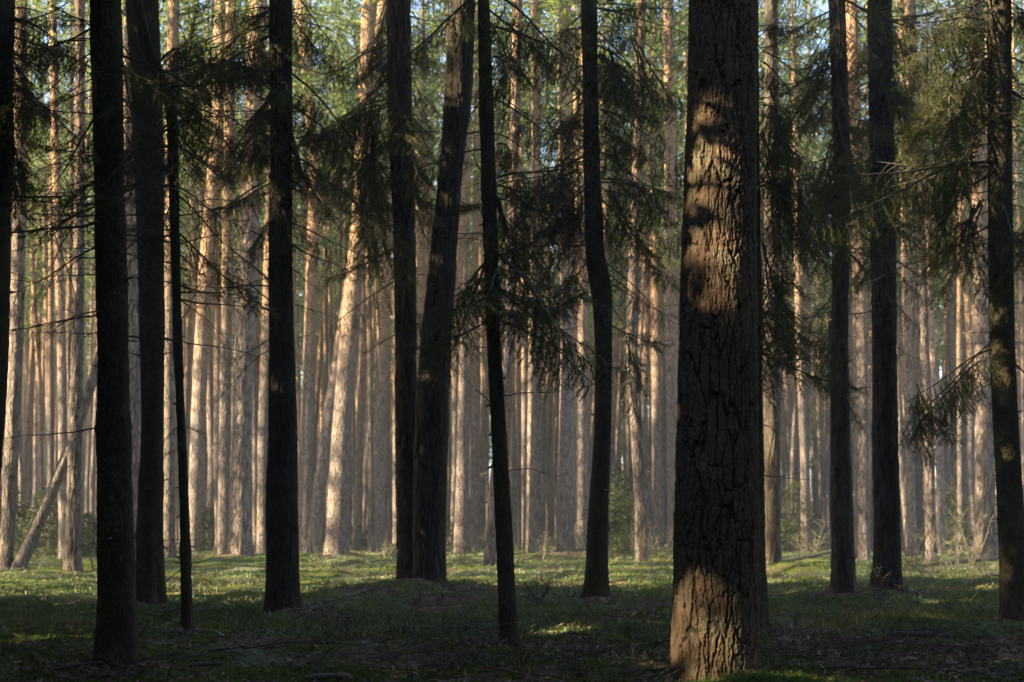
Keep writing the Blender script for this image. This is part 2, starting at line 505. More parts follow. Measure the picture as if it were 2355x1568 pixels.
def px_path(rows, D, base, htot, rtop=.03, ylean=0.0):
    """rows: (y, xl, xr) in picture units from the foot up; returns knots relative to the base."""
    zs, xs, rs = [], [], []
    for (py, xl, xr) in rows:
        p = pt((xl + xr) / 2, py, D)
        zs.append(p.z - base.z); xs.append(p.x - base.x); rs.append((xr - xl) / 2 / FPX * D)
    # continue to the tree top along the mean slope of the upper half
    k = max(0, len(zs) - 3)
    sl = (xs[-1] - xs[k]) / max(.1, zs[-1] - zs[k])
    zt = zs[-1]
    for f in (.35, .7, 1.0):
        z = zt + (htot - zt) * f
        zs.append(z); xs.append(xs[len(rows) - 1] + sl * .5 * (z - zt)); rs.append(rs[len(rows) - 1] * (1 - f) + rtop * f)
    zs = np.array(zs); zs[0] = min(zs[0], 0)
    if zs[0] > -.25: zs = np.insert(zs, 0, -.3); xs.insert(0, xs[0]); rs.insert(0, rs[0])
    ys = ylean * np.clip(zs, 0, 99)
    return np.stack([zs, xs, ys], 1), np.array(rs)

# ------------------------------------------------------------------ branch prototypes (along +X)
def live_branch(L, style, seed, brown=False):
    global rng
    rng = np.random.default_rng(seed)
    wood, fol = MB(), MB()
    main = poly((0, 0, 0), (1, 0, .12 if style != 'hang' else 0), L, 14, .035 if style != 'hang' else .01, .035, .05)
    tube(wood, main, np.linspace(.011 * L ** .5, .002, 15), 5)
    cum = np.linspace(0, 1, 15)
    def at(t): return np.array([np.interp(t, cum, main[:, k]) for k in range(3)])
    n2 = int(L / .042)
    for i in range(n2):
        t = .10 + .9 * (i + rng.random()) / n2
        side = 1 if i % 2 else -1
        p = at(t)
        l2 = (.42 * (1 - t) ** .55 + .10) * rng.uniform(.6, 1.25) * (L / 1.6) ** .5
        if style == 'hang':
            d = (1.0, side * rng.uniform(.25, .75), rng.uniform(-.5, .5)); g = .0
        elif style == 'comb':
            d = (.35, side * rng.uniform(.15, .6), -rng.uniform(.5, 1)); g = .12
        else:
            d = (.75, side * rng.uniform(.5, 1), -rng.uniform(-.05, .35)); g = .06
        sec = poly(p, d, l2, 6, g, .07)
        tube(wood, sec, np.linspace(.0032, .0012, 7), 3)
        needles(fol, sec, 240 if not brown else 110, .019, .0042, .8, .1)
        n3 = int(l2 / .045)
        for j in range(n3):
            u = .15 + .8 * (j + rng.random()) / max(n3, 1)
            p3 = sec[0] * 0 + np.array([np.interp(u, np.linspace(0, 1, 7), sec[:, k]) for k in range(3)])
            T = sec[min(6, int(u * 6) + 1)] - sec[int(u * 6)]; T /= np.linalg.norm(T)
            d3 = T + rng.normal(0, .75, 3)
            if style != 'hang': d3[2] -= .25
            l3 = rng.uniform(.05, .15) * (1.1 - .5 * u)
            ter = poly(p3, d3, l3, 3, .06 if style != 'hang' else 0, .06)
            tube(wood, ter, np.linspace(.0016, .0008, 4), 3)
            needles(fol, ter, 290 if not brown else 120, .018, .0042)
    return wood.mesh('branch_wood', M_DEADWOOD), fol.mesh('needles', M_BROWN_NEEDLE if brown else M_NEEDLE, False)

def dead_branch(L, seed, dense=1.0, curve=.03, mat=None):
    global rng
    rng = np.random.default_rng(seed)
    wood = MB()
    main = poly((0, 0, 0), (1, 0, .1), L, 20, curve * .8, .085, .06)[:17]
    main *= L / np.linalg.norm(main[-1])
    tube(wood, main, np.linspace(.0085 * L ** .5, .0016, 17) * (1 + .12 * rng.normal(size=17)), 5)
    n2 = int(L / .09 * dense)
    for i in range(n2):
        t = .12 + .88 * (i + rng.random()) / n2
        p = np.array([np.interp(t, np.linspace(0, 1, 17), main[:, k]) for k in range(3)])
        l2 = (.45 * (1 - t) ** .6 + .08) * rng.uniform(.4, 1.3)
        sec = poly(p, (.8, rng.normal(0, .7), rng.normal(-.1, .55)), l2, 6, .035, .12)
        tube(wood, sec, np.linspace(.0038, .0013, 7), 3)
        for j in range(int(l2 / .06 * dense)):
            u = rng.uniform(.2, .95)
            p3 = np.array([np.interp(u, np.linspace(0, 1, 7), sec[:, k]) for k in range(3)])
            T = sec[-1] - sec[0]; T /= np.linalg.norm(T)
            ter = poly(p3, T + rng.normal(0, .8, 3), rng.uniform(.05, .2), 4, .04, .15)
            tube(wood, ter, np.linspace(.0019, .0010, 5), 3)
    return wood.mesh('dead_branch', mat or M_DEADWOOD)

PROTO = {}
for nm, L, st, br in (('fan', 1.6, 'fan', False), ('fan', 1.1, 'fan', False), ('comb', 1.7, 'comb', False), ('comb', 1.1, 'comb', False),
                      ('hang', 1.3, 'hang', False), ('hang', .8, 'hang', False), ('brown', 1.5, 'comb', True), ('brown', 1.2, 'fan', True)):
    PROTO.setdefault(nm, []).append((L, live_branch(L, st, 31 + len(PROTO) * 7 + int(L * 10), br)))
PROTO['dead'] = [(1.5, dead_branch(1.5, 71)), (1.5, dead_branch(1.5, 75, .8, .045)), (.9, dead_branch(.9, 72, 1.2)), (.8, dead_branch(.8, 76, .7, .02)), (2.2, dead_branch(2.2, 73, .8))]
PROTO['bare'] = [(1.2, dead_branch(1.2, 81, .35, .03)), (1.4, dead_branch(1.4, 82, .25, .05)), (.7, dead_branch(.7, 83, .3))]
PROTO['pale'] = [(1.4, dead_branch(1.4, 91, .3, .05, M_PALEWOOD)), (1.2, dead_branch(1.2, 92, .5, .03, M_PALEWOOD))]
rng = np.random.default_rng(21)

def aligned(p0, p1, L, roll=0.0):
    d = p1 - p0; ln = d.length; x = d / ln
    up = Vector((0, 0, 1)) if abs(x.z) < .93 else Vector((0, -1, 0))
    z = (up - x * up.dot(x)).normalized(); y = z.cross(x)
    m = Matrix.Identity(3)
    m.col[0], m.col[1], m.col[2] = x, y, z
    m = m @ Matrix.Rotation(roll, 3, 'X')
    m = m * (ln / L) if False else m @ Matrix.Diagonal((ln / L,) * 3)
    return Matrix.Translation(p0) @ m.to_4x4()

def limb(tree, base, a, b, D, dd, kind, roll=None):
    """hang a branch on a tree from picture point a to b, the tip dd metres nearer (-) or farther (+)"""
    p0 = pt(a[0], a[1], D); p1 = pt(b[0], b[1], D + dd)
    L0 = (p1 - p0).length
    opts = sorted(PROTO[kind], key=lambda o: abs(math.log(o[0] / L0)) + random.random() * .25)
    L, me = opts[0]
    if roll is None: roll = random.uniform(-.35, .35)
    m4 = aligned(p0 - base, p1 - base, L, roll)
    live = isinstance(me, tuple)
    o = link('branch' if live else 'dead_branch', me[0] if live else me, tree, m4)
    if live:
        link('needles', me[1], o)
    return o

# ------------------------------------------------------------------ crowns
def spruce_crown(seed, H=15.0, Rm=2.3, nl=120, size=.26):
    global rng
    rng = np.random.default_rng(seed)
    mb = MB()
    for i in range(nl):
        z = H * (i + rng.random()) / nl
        ln = Rm * (1 - z / H) ** .75 * rng.uniform(.7, 1.15) + .15
        az = rng.uniform(0, 6.283)
        d = (math.cos(az), math.sin(az), .1)
        main = poly((0, 0, z), d, ln, 6, .09, .05, .03)
        tube(mb, main, np.linspace(.02, .005, 7), 3)
        n = int(50 * ln + 12)
        t = rng.random(n) ** .7
        P = np.stack([np.interp(t, np.linspace(0, 1, 7), main[:, k]) for k in range(3)], 1)
        side = np.array([-math.sin(az), math.cos(az), 0])
        off = rng.normal(0, 1, n)
        P = P + side[None] * (off * .22 * (1 - t * .5) * min(1, ln))[:, None] + np.array([0, 0, -1]) * (np.abs(rng.normal(0, .14, n)))[:, None]
        dd = side[None] * off[:, None] * .6 + np.array(d)[None] * .5 + rng.normal(0, .3, (n, 3)) + np.array([0, 0, -.55])
        V, q = blades(P, dd, size * rng.uniform(.6, 1.3, n), size * .36)
        mb.add(V, q=q)
    return mb.arrays()

def pine_crown(seed, zc=12.0, H=21.0, Rm=2.0, nl=30, tufts=8, per=10, size=.17):
    global rng
    rng = np.random.default_rng(seed)
    mb = MB()
    for i in range(nl):
        f = (i + rng.random()) / nl
        z = zc + (H - zc) * f
        ln = Rm * (math.sin(math.pi * min(1, .18 + .8 * f)) ** .7) * rng.uniform(.45, 1.2) * (.8 if f < .2 else 1)
        az = rng.uniform(0, 6.283)
        main = poly((0, 0, z), (math.cos(az), math.sin(az), rng.uniform(-.1, .5)), ln, 5, -.02, .16)
        tube(mb, main, np.linspace(.035, .01, 6), 3)
        for k in range(tufts):
            t = rng.uniform(.35, 1.0)
            c = np.array([np.interp(t, np.linspace(0, 1, 6), main[:, j]) for j in range(3)]) + rng.normal(0, .22, 3) * (1, 1, .7)
            n = per
            P = c[None] + rng.normal(0, .11, (n, 3))
            dd = rng.normal(0, 1, (n, 3)) + np.array([0, 0, .25])
            V, q = blades(P, dd, size * rng.uniform(.7, 1.4, n), size * .34)
            mb.add(V, q=q)
    return mb.arrays()

SPC = [spruce_crown(s) for s in (201, 202, 203)]
SPC_MESH = [make_mesh('spruce_crown', *c, M_SPRUCE_CROWN, False) for c in SPC]
PCH = [(12.0, 21.0), (11.0, 22.0), (13.5, 22.5), (10.5, 20.0), (12.5, 21.5)]
PC = [pine_crown(301 + i, a, b, 2.1) for i, (a, b) in enumerate(PCH)]
PC_MESH = [make_mesh('pine_crown', *c, M_PINE_CROWN, False) for c in PC]

# sunlit spots in the foreground: gaps are cut into the unseen spruce crowns to let the sun reach them (point, gap radius)
GAPS = []
def gap(px, py, D, r): GAPS.append((np.array(pt(px, py, D)), r))
for y_, r_ in ((230, .10), (320, .13), (410, .14), (500, .13), (590, .12), (650, .07)): gap(1625 - (y_ - 230) * .03, y_, 8.35, r_)
for y_ in (1400, 1460, 1530): gap(1600, y_, 8.3, .17)
gap(1665, 1440, 8.35, .10)
for x_ in (1700, 1760, 1830): gap(x_, 1550, 8.7, .12)
for x_ in (10, 80, 150, 200): gap(x_, 1462, 11.6, .11)
gap(645, 150, 14.5, .14); gap(640, 468, 14.5, .10)
gap(2295, 90, 13.9, .16); gap(2295, 160, 13.9, .18); gap(2295, 250, 13.9, .18)
for y_ in (760, 830, 900, 1150): gap(918, y_, 18.5, .15)
gap(1075, 90, 18.5, .12)
for (a_, b_, c_) in ((1300, 1450, .07), (1900, 1480, .05), (2150, 1500, .06), (480, 1440, .06), (1480, 1530, .05)): gap(a_, b_, HC * FPX / (b_ - HY), c_)
_gr = random.Random(8)
for _ in range(90):  # random ground dapples, added by cutting more crown gaps
    _y = _gr.uniform(1322, 1398)
    _D = HC * FPX / (_y - HY); _p = np.array(pt(_gr.uniform(-60, 2400), _y, _D)); _r = _gr.uniform(.22, .55)
    _s2 = np.array([S.x, S.y]) / math.hypot(S.x, S.y)
    _bad = False
    for _fx, _fy, _fr in _feet[:11] + [(-1.1, 18.5, .6)]:
        _rel = np.array([_fx, _fy]) - _p[:2]; _a = _rel @ _s2
        if -1 < _a < 16 and np.linalg.norm(_rel - _a * _s2) < _r + .4: _bad = True
    if not _bad: GAPS.append((_p, _r))
Sn = np.array(S)

def carved(arr, origin, scale, rotz):  # removes crown faces that stand between a chosen spot and the sun
    v, t, q = arr
    c, s = math.cos(rotz), math.sin(rotz)
    W = np.stack([(v[:, 0] * c - v[:, 1] * s) * scale, (v[:, 0] * s + v[:, 1] * c) * scale, v[:, 2] * scale], 1) + np.array(origin)
    fc = W[q].mean(1)
    keep = np.ones(len(q), bool); lot = _h(fc[:, 0], fc[:, 1], fc[:, 2])
    for g, r in GAPS:
        rel = fc - g
        a = rel @ Sn
        d = np.linalg.norm(rel - a[:, None] * Sn[None], axis=1)
        keep &= ~((a > 0) & (d < r + .06) & (lot > .12))
    if keep.all(): return None
    return make_mesh('spruce_crown', v, t, q[keep], M_SPRUCE_CROWN, False)

def add_spruce_crown(tree, base, z0, scale, k, top_xy=(0, 0)):
    rot = random.uniform(0, 6.28)
    org = base + Vector((top_xy[0], top_xy[1], z0))
    me = carved(SPC[k % 3], org, scale, rot) or SPC_MESH[k % 3]
    o = link('crown', me, tree)
    o.location = (top_xy[0], top_xy[1], z0); o.rotation_euler = (0, 0, rot); o.scale = (scale,) * 3
    return o

# ------------------------------------------------------------------ foreground and middle trees read off the photograph
NEAR = {}
def near_tree(key, name, label, D, rows, nseg, dz, bark, mat, htot, seed, flare=.2, depth=None, plate=None, crown=None, ylean=0.0, group=None):
    xb = (rows[0][1] + rows[0][2]) / 2
    x = (xb - CX) / FPX * D
    base = Vector((x, D, gz(x, D)))
    path, rad = px_path(rows, D, base, htot, ylean=ylean)
    ztop = HC + HY / FPX * D + .6 - base.z
    P, q, fur, pl = trunk_arrays(path, rad, nseg, dz, bark, flare=flare, seed=seed, zmax_fine=ztop, depth=depth, plate=plate)
    t = thing(name, label, 'spruce tree' if name == 'spruce_tree' else 'pine tree', base, group)
    link('trunk', make_mesh('trunk', P, np.zeros((0, 3), int), q, mat, True, {'furrow': fur, 'plate': pl}), t)
    ax = np.interp(ztop, path[:, 0], path[:, 1]); ay = np.interp(ztop, path[:, 0], path[:, 2])
    if crown == 'spruce':
        add_spruce_crown(t, base, ztop + .75, (htot - ztop) / 15.0 * 1.02, seed, (ax, ay))
    elif crown == 'pine':
        k = seed % 5
        o = link('crown', PC_MESH[k], t)
        s = htot / PCH[k][1]
        o.scale = (s * 1.1, s * 1.1, s); o.rotation_euler = (0, 0, random.uniform(0, 6))
        xt = path[-1, 1]
        o.location = (xt * .8, path[-1, 2] * .8, 0)
    NEAR[key] = (t, base, D, path, rad)
    return t

# key, name, label, D, rows (y, xl, xr) foot to top, segments, dz, bark ...
near_tree('A', 'spruce_tree', 'black spruce trunk cut by the left edge, needled twigs hanging from it', 8.3,
          [(1568, -140, -60), (1150, -100, -5), (1000, -92, 8), (784, -80, 20), (400, -75, 25), (0, -70, 33)], 90, .02, 'spruce', M_SPRUCE, 16, 1, crown='spruce')
near_tree('B', 'spruce_tree', 'thick smooth dark spruce trunk, nearest one in the left third', 9.7,
          [(1520, 227, 314), (1400, 227, 314), (1200, 226, 306), (1000, 224, 301), (784, 226, 295), (600, 222, 290), (300, 215, 285), (0, 208, 278)], 150, .010, 'spruce', M_SPRUCE, 17, 2, crown='spruce', flare=.2)
near_tree('C', 'spruce_tree', 'black trunk just behind and right of the thick left spruce', 15.6,
          [(1405, 318, 374), (1250, 313, 374), (1000, 326, 376), (784, 322, 378), (400, 310, 376), (170, 300, 372), (0, 288, 364)], 100, .02, 'spruce', M_SPRUCE, 18, 3, crown='spruce', flare=.3)
near_tree('D', 'spruce_tree', 'thin crooked dark spruce pole kinked near its top, fourth dark stem from left', 12.3,
          [(1455, 417, 444), (1250, 414, 438), (1100, 411, 432), (784, 399, 418), (400, 387, 411), (250, 382, 406), (215, 373, 400), (170, 350, 378), (100, 322, 350), (0, 300, 326)], 60, .02, 'spruce', M_SPRUCE, 11, 4, crown='spruce', flare=.15)
near_tree('E', 'pine_tree', 'straight black ridged trunk with flared foot between crooked pole and leaning pair', 14.6,
          [(1415, 622, 686), (1300, 615, 686), (1150, 612, 685), (1000, 618, 684), (784, 620, 676), (600, 617, 672), (380, 622, 672), (0, 620, 672)], 120, .016, 'pine', M_PINE_SHADED, 19, 5, crown='spruce', depth=.012, plate=.05, flare=.25)
near_tree('F', 'spruce_tree', 'pale-sided straight trunk, left one of the touching pair on the needle mound', 18.7,
          [(1366, 915, 962), (1100, 910, 960), (784, 908, 958), (550, 905, 955), (300, 893, 948), (0, 888, 944)], 110, .02, 'pine', M_PINE_MID, 20, 6, crown='spruce', depth=.022, plate=.07, flare=.15)
near_tree('F2', 'pine_tree', 'black leaning trunk, right one of the touching pair on the needle mound', 18.4,
          [(1372, 948, 1024), (1200, 948, 1026), (1000, 951, 1031), (784, 965, 1037), (600, 985, 1050), (400, 1008, 1063), (200, 1022, 1088), (0, 1036, 1093)], 120, .02, 'pine', M_PINE_SHADED, 21, 7, crown='pine', depth=.025, plate=.08, flare=.12)
near_tree('G', 'spruce_tree', 'slim smooth olive-brown spruce stem just right of the touching pair', 11.1,
          [(1482, 1150, 1192), (1350, 1144, 1184), (1200, 1138, 1178), (1000, 1129, 1165), (784, 1118, 1151), (400, 1105, 1140), (0, 1097, 1126)], 90, .014, 'spruce', M_SPRUCE, 13, 8, crown='spruce', flare=.18)
near_tree('H', 'spruce_tree', 'dark spruce with swollen bend halfway up, left of the big cracked pine', 17.3,
          [(1384, 1346, 1396), (1200, 1350, 1399), (1000, 1366, 1405), (784, 1368, 1408), (690, 1362, 1407), (655, 1356, 1408), (630, 1350, 1402), (600, 1347, 1390), (400, 1343, 1379), (0, 1336, 1371)], 90, .02, 'spruce', M_SPRUCE, 17, 9, crown='spruce', flare=.2)
near_tree('I', 'pine_tree', 'biggest pine, thick trunk with deep cracked bark plates right of centre', 8.6,
          [(1575, 1547, 1745), (1400, 1547, 1748), (1200, 1551, 1748), (1000, 1556, 1745), (784, 1561, 1742), (600, 1565, 1740), (300, 1578, 1741), (0, 1584, 1741)], 420, .0055, 'pine', M_PINE_BIG, 21, 10, crown='pine', depth=.017, plate=.050, flare=.10)
near_tree('I2', 'spruce_tree', 'dark trunk almost hidden behind the right side of the biggest pine', 12.7,
          [(1447, 1700, 1762), (1200, 1700, 1757), (784, 1695, 1750), (400, 1692, 1746), (0, 1690, 1742)], 70, .02, 'spruce', M_SPRUCE, 17, 11, crown='spruce', flare=.25)
near_tree('J', 'pine_tree', 'reddish shaded pine just right of the biggest pine', 27.0,
          [(1318, 1756, 1794), (1000, 1755, 1794), (784, 1757, 1792), (400, 1757, 1790), (0, 1757, 1787)], 72, .03, 'pine', M_PINE_MID, 21, 12, crown='pine', depth=.02, plate=.09)
near_tree('K', 'pine_tree', 'dark brown ridged pine, left of the two dark trunks right of the biggest pine', 18.1,
          [(1376, 1914, 1965), (1250, 1912, 1963), (1000, 1909, 1955), (784, 1910, 1949), (400, 1916, 1955), (200, 1912, 1950), (0, 1905, 1942)], 100, .02, 'pine', M_PINE_MID, 20, 13, crown='pine', depth=.02, plate=.07)
near_tree('L', 'pine_tree', 'blackish ridged pine, right of the two dark trunks right of the biggest pine', 19.4,
          [(1366, 2010, 2073), (1250, 2010, 2070), (1000, 2006, 2064), (784, 2006, 2061), (600, 2003, 2060), (400, 2000, 2056), (0, 1995, 2050)], 110, .02, 'pine', M_PINE_SHADED, 21, 14, crown='pine', depth=.025, plate=.08)
near_tree('O', 'spruce_tree', 'smooth black spruce near the right edge with many long limbs to its left', 14.0,
          [(1424, 2302, 2366), (1280, 2298, 2360), (1000, 2284, 2342), (784, 2274, 2332), (400, 2271, 2326), (0, 2270, 2324)], 110, .016, 'spruce', M_SPRUCE, 17, 15, crown='spruce', flare=.15)
# sunlit and hazy pines of the middle distance
MID = [
 ('P', 'slim sunlit pine with dark foot, crossing in front of the slanting log', 27.5, [(1319, 148, 186), (1200, 152, 187), (1000, 157, 188), (784, 164, 193), (400, 172, 196), (0, 173, 196)]),
 ('R', 'grey pine at the extreme left edge beside the foot of the slanting log', 29.5, [(1308, -2, 28), (1100, 8, 40), (784, 22, 54), (400, 32, 62), (0, 34, 62)]),
 ('S', 'thin reddish pine standing behind the slanting log', 38, [(1292, 136, 157), (1000, 134, 155), (784, 131, 152), (350, 118, 138), (0, 112, 130)]),
 ('C2', 'grey rugged pine showing between the two left black trunks', 30.5, [(1303, 282, 332), (784, 284, 330), (400, 284, 328), (0, 286, 326)]),
 ('T', 'rugged shaded pine showing between the second black trunk and the crooked pole', 36, [(1287, 374, 402), (784, 376, 402), (400, 380, 408), (0, 386, 412)]),
 ('U', 'broad sunlit pine leaning right, just right of the crooked pole', 46, [(1272, 430, 458), (1000, 437, 472), (784, 447, 480), (600, 458, 492), (300, 485, 518), (0, 494, 524)]),
 ('V', 'thick grey pine with vertical ridges midway between crooked pole and straight black trunk', 34.5, [(1296, 526, 580), (1000, 532, 580), (784, 540, 584), (400, 555, 600), (0, 572, 614)]),
 ('V2', 'shaded pine standing just behind left of the thick grey ridged pine', 38.5, [(1286, 500, 530), (784, 506, 532), (400, 512, 538), (0, 520, 545)]),
 ('W', 'pale pine leaning right, touching the left edge of the straight black trunk', 44, [(1274, 590, 616), (1000, 592, 618), (784, 600, 628), (400, 612, 640), (0, 630, 655)]),
 ('X', 'grey-pink straight pine just right of the straight black trunk', 48, [(1268, 684, 714), (1000, 690, 720), (784, 698, 724), (400, 712, 738), (0, 676, 704)]),
 ('Y', 'dark leaning pine slanting right behind the thick pale-footed pine', 46, [(1271, 706, 738), (1100, 722, 752), (900, 752, 780), (600, 800, 826), (300, 840, 864), (0, 870, 892)]),
 ('Z', 'thick pale pine leaning right with sunlit ridged foot, left of the touching pair', 40.5, [(1281, 744, 800), (1150, 752, 804), (1000, 762, 808), (784, 780, 824), (500, 808, 846), (200, 824, 858), (0, 832, 864)]),
 ('AA', 'thin pine right behind the thick pale leaning one', 50, [(1264, 812, 832), (1000, 818, 836), (784, 826, 842), (0, 850, 866)]),
 ('AB', 'wedge-footed pine with bright sunlit edge just left of the touching pair', 49, [(1264, 848, 888), (1150, 853, 885), (1000, 860, 886), (784, 872, 896), (400, 885, 906), (0, 900, 920)]),
 ('AC', 'warm orange-lit pine just right of the touching pair', 41.5, [(1280, 1038, 1080), (1100, 1045, 1080), (784, 1048, 1077), (400, 1056, 1082), (0, 1064, 1088)]),
 ('AD', 'thin pale pine immediately right of the warm orange-lit one', 50, [(1264, 1082, 1100), (784, 1083, 1099), (0, 1092, 1106)]),
 ('AE', 'slanting dark-footed pine partly hidden behind the slim olive spruce stem', 30.5, [(1307, 1110, 1138), (1100, 1126, 1154), (784, 1152, 1178), (400, 1168, 1194), (0, 1178, 1202)]),
 ('AF', 'bright sunlit pine with ridged foot, second pale trunk right of the olive stem', 39.5, [(1284, 1213, 1246), (1150, 1215, 1246), (1000, 1220, 1246), (784, 1224, 1246), (0, 1220, 1242)]),
 ('AG', 'thick pale pine with sunlit foot centred between olive stem and bent spruce', 40, [(1284, 1279, 1320), (1000, 1284, 1321), (784, 1289, 1322), (400, 1284, 1316), (0, 1280, 1312)]),
 ('AH', 'warm-coloured pine just left of the bent dark spruce', 42, [(1278, 1322, 1352), (784, 1322, 1351), (400, 1326, 1352), (0, 1330, 1352)]),
 ('AI', 'shaded bowed pine with the bare forked sapling at its foot', 31, [(1311, 1461, 1490), (1150, 1458, 1488), (1000, 1450, 1478), (784, 1438, 1466), (500, 1448, 1472), (200, 1460, 1482), (0, 1464, 1484)]),
 ('AJ', 'grey pine showing midway between bent spruce and biggest pine', 50, [(1262, 1502, 1526), (784, 1496, 1518), (0, 1490, 1510)]),
 ('AK', 'grey pine close against the left edge of the biggest pine', 44, [(1272, 1536, 1562), (784, 1530, 1556), (0, 1524, 1548)]),
 ('K2', 'grey pine standing between the two dark trunks right of the biggest pine', 36.5, [(1290, 1966, 2000), (1000, 1964, 1998), (784, 1961, 1994), (400, 1956, 1986), (0, 1942, 1970)]),
 ('M', 'dark grey slightly bowed pine right of the two dark trunks', 33.5, [(1299, 2125, 2154), (1000, 2118, 2146), (784, 2106, 2136), (350, 2090, 2120), (0, 2078, 2104)]),
 ('N', 'thick grey ridged pine just left of the right-edge black spruce', 35, [(1294, 2243, 2292), (1000, 2242, 2284), (784, 2237, 2276), (400, 2232, 2268), (0, 2228, 2262)]),
 ('N2', 'thin grey pine leaning left between the blackish ridged pine and the bowed pine', 41, [(1280, 2086, 2106), (784, 2076, 2096), (0, 2060, 2078)]),
]
for i, (key, label, D, rows) in enumerate(MID):
    near_tree(key, 'pine_tree', label, D, rows, 44, .09, 'pine' if D < 36 else 'none', M_PINE_FAR, 21.5 + (i * 7 % 5) * .4, 20 + i, crown='pine', depth=.02, plate=.10, flare=.14)

# the slanting dead log at far left, leaning up behind the sunlit pine
def slanting_log():
    D = 29.5
    a, b = pt(42, 1306, D), pt(226, 820, D + .6)
    x = a.x; base = Vector((a.x, D, gz(a.x, D)))
    d = (b - a).normalized(); L = (b - a).length * 2.3
    n = 60
    s = np.linspace(-.35, L, n)
    P = np.array([list((a - base) + d * float(k)) for k in s])
    P[:, 0] += .12 * np.sin(s * .6)
    mb = MB(); tube(mb, P, np.interp(s, [0, .8, L], [.165, .125, .06]), 24)
    t = thing('leaning_trunk', 'dead slanting log propped at a steep angle behind the slim sunlit pine, far left', 'leaning trunk', base)
    link('trunk', mb.mesh('trunk', M_PINE_FAR), t)
slanting_log()

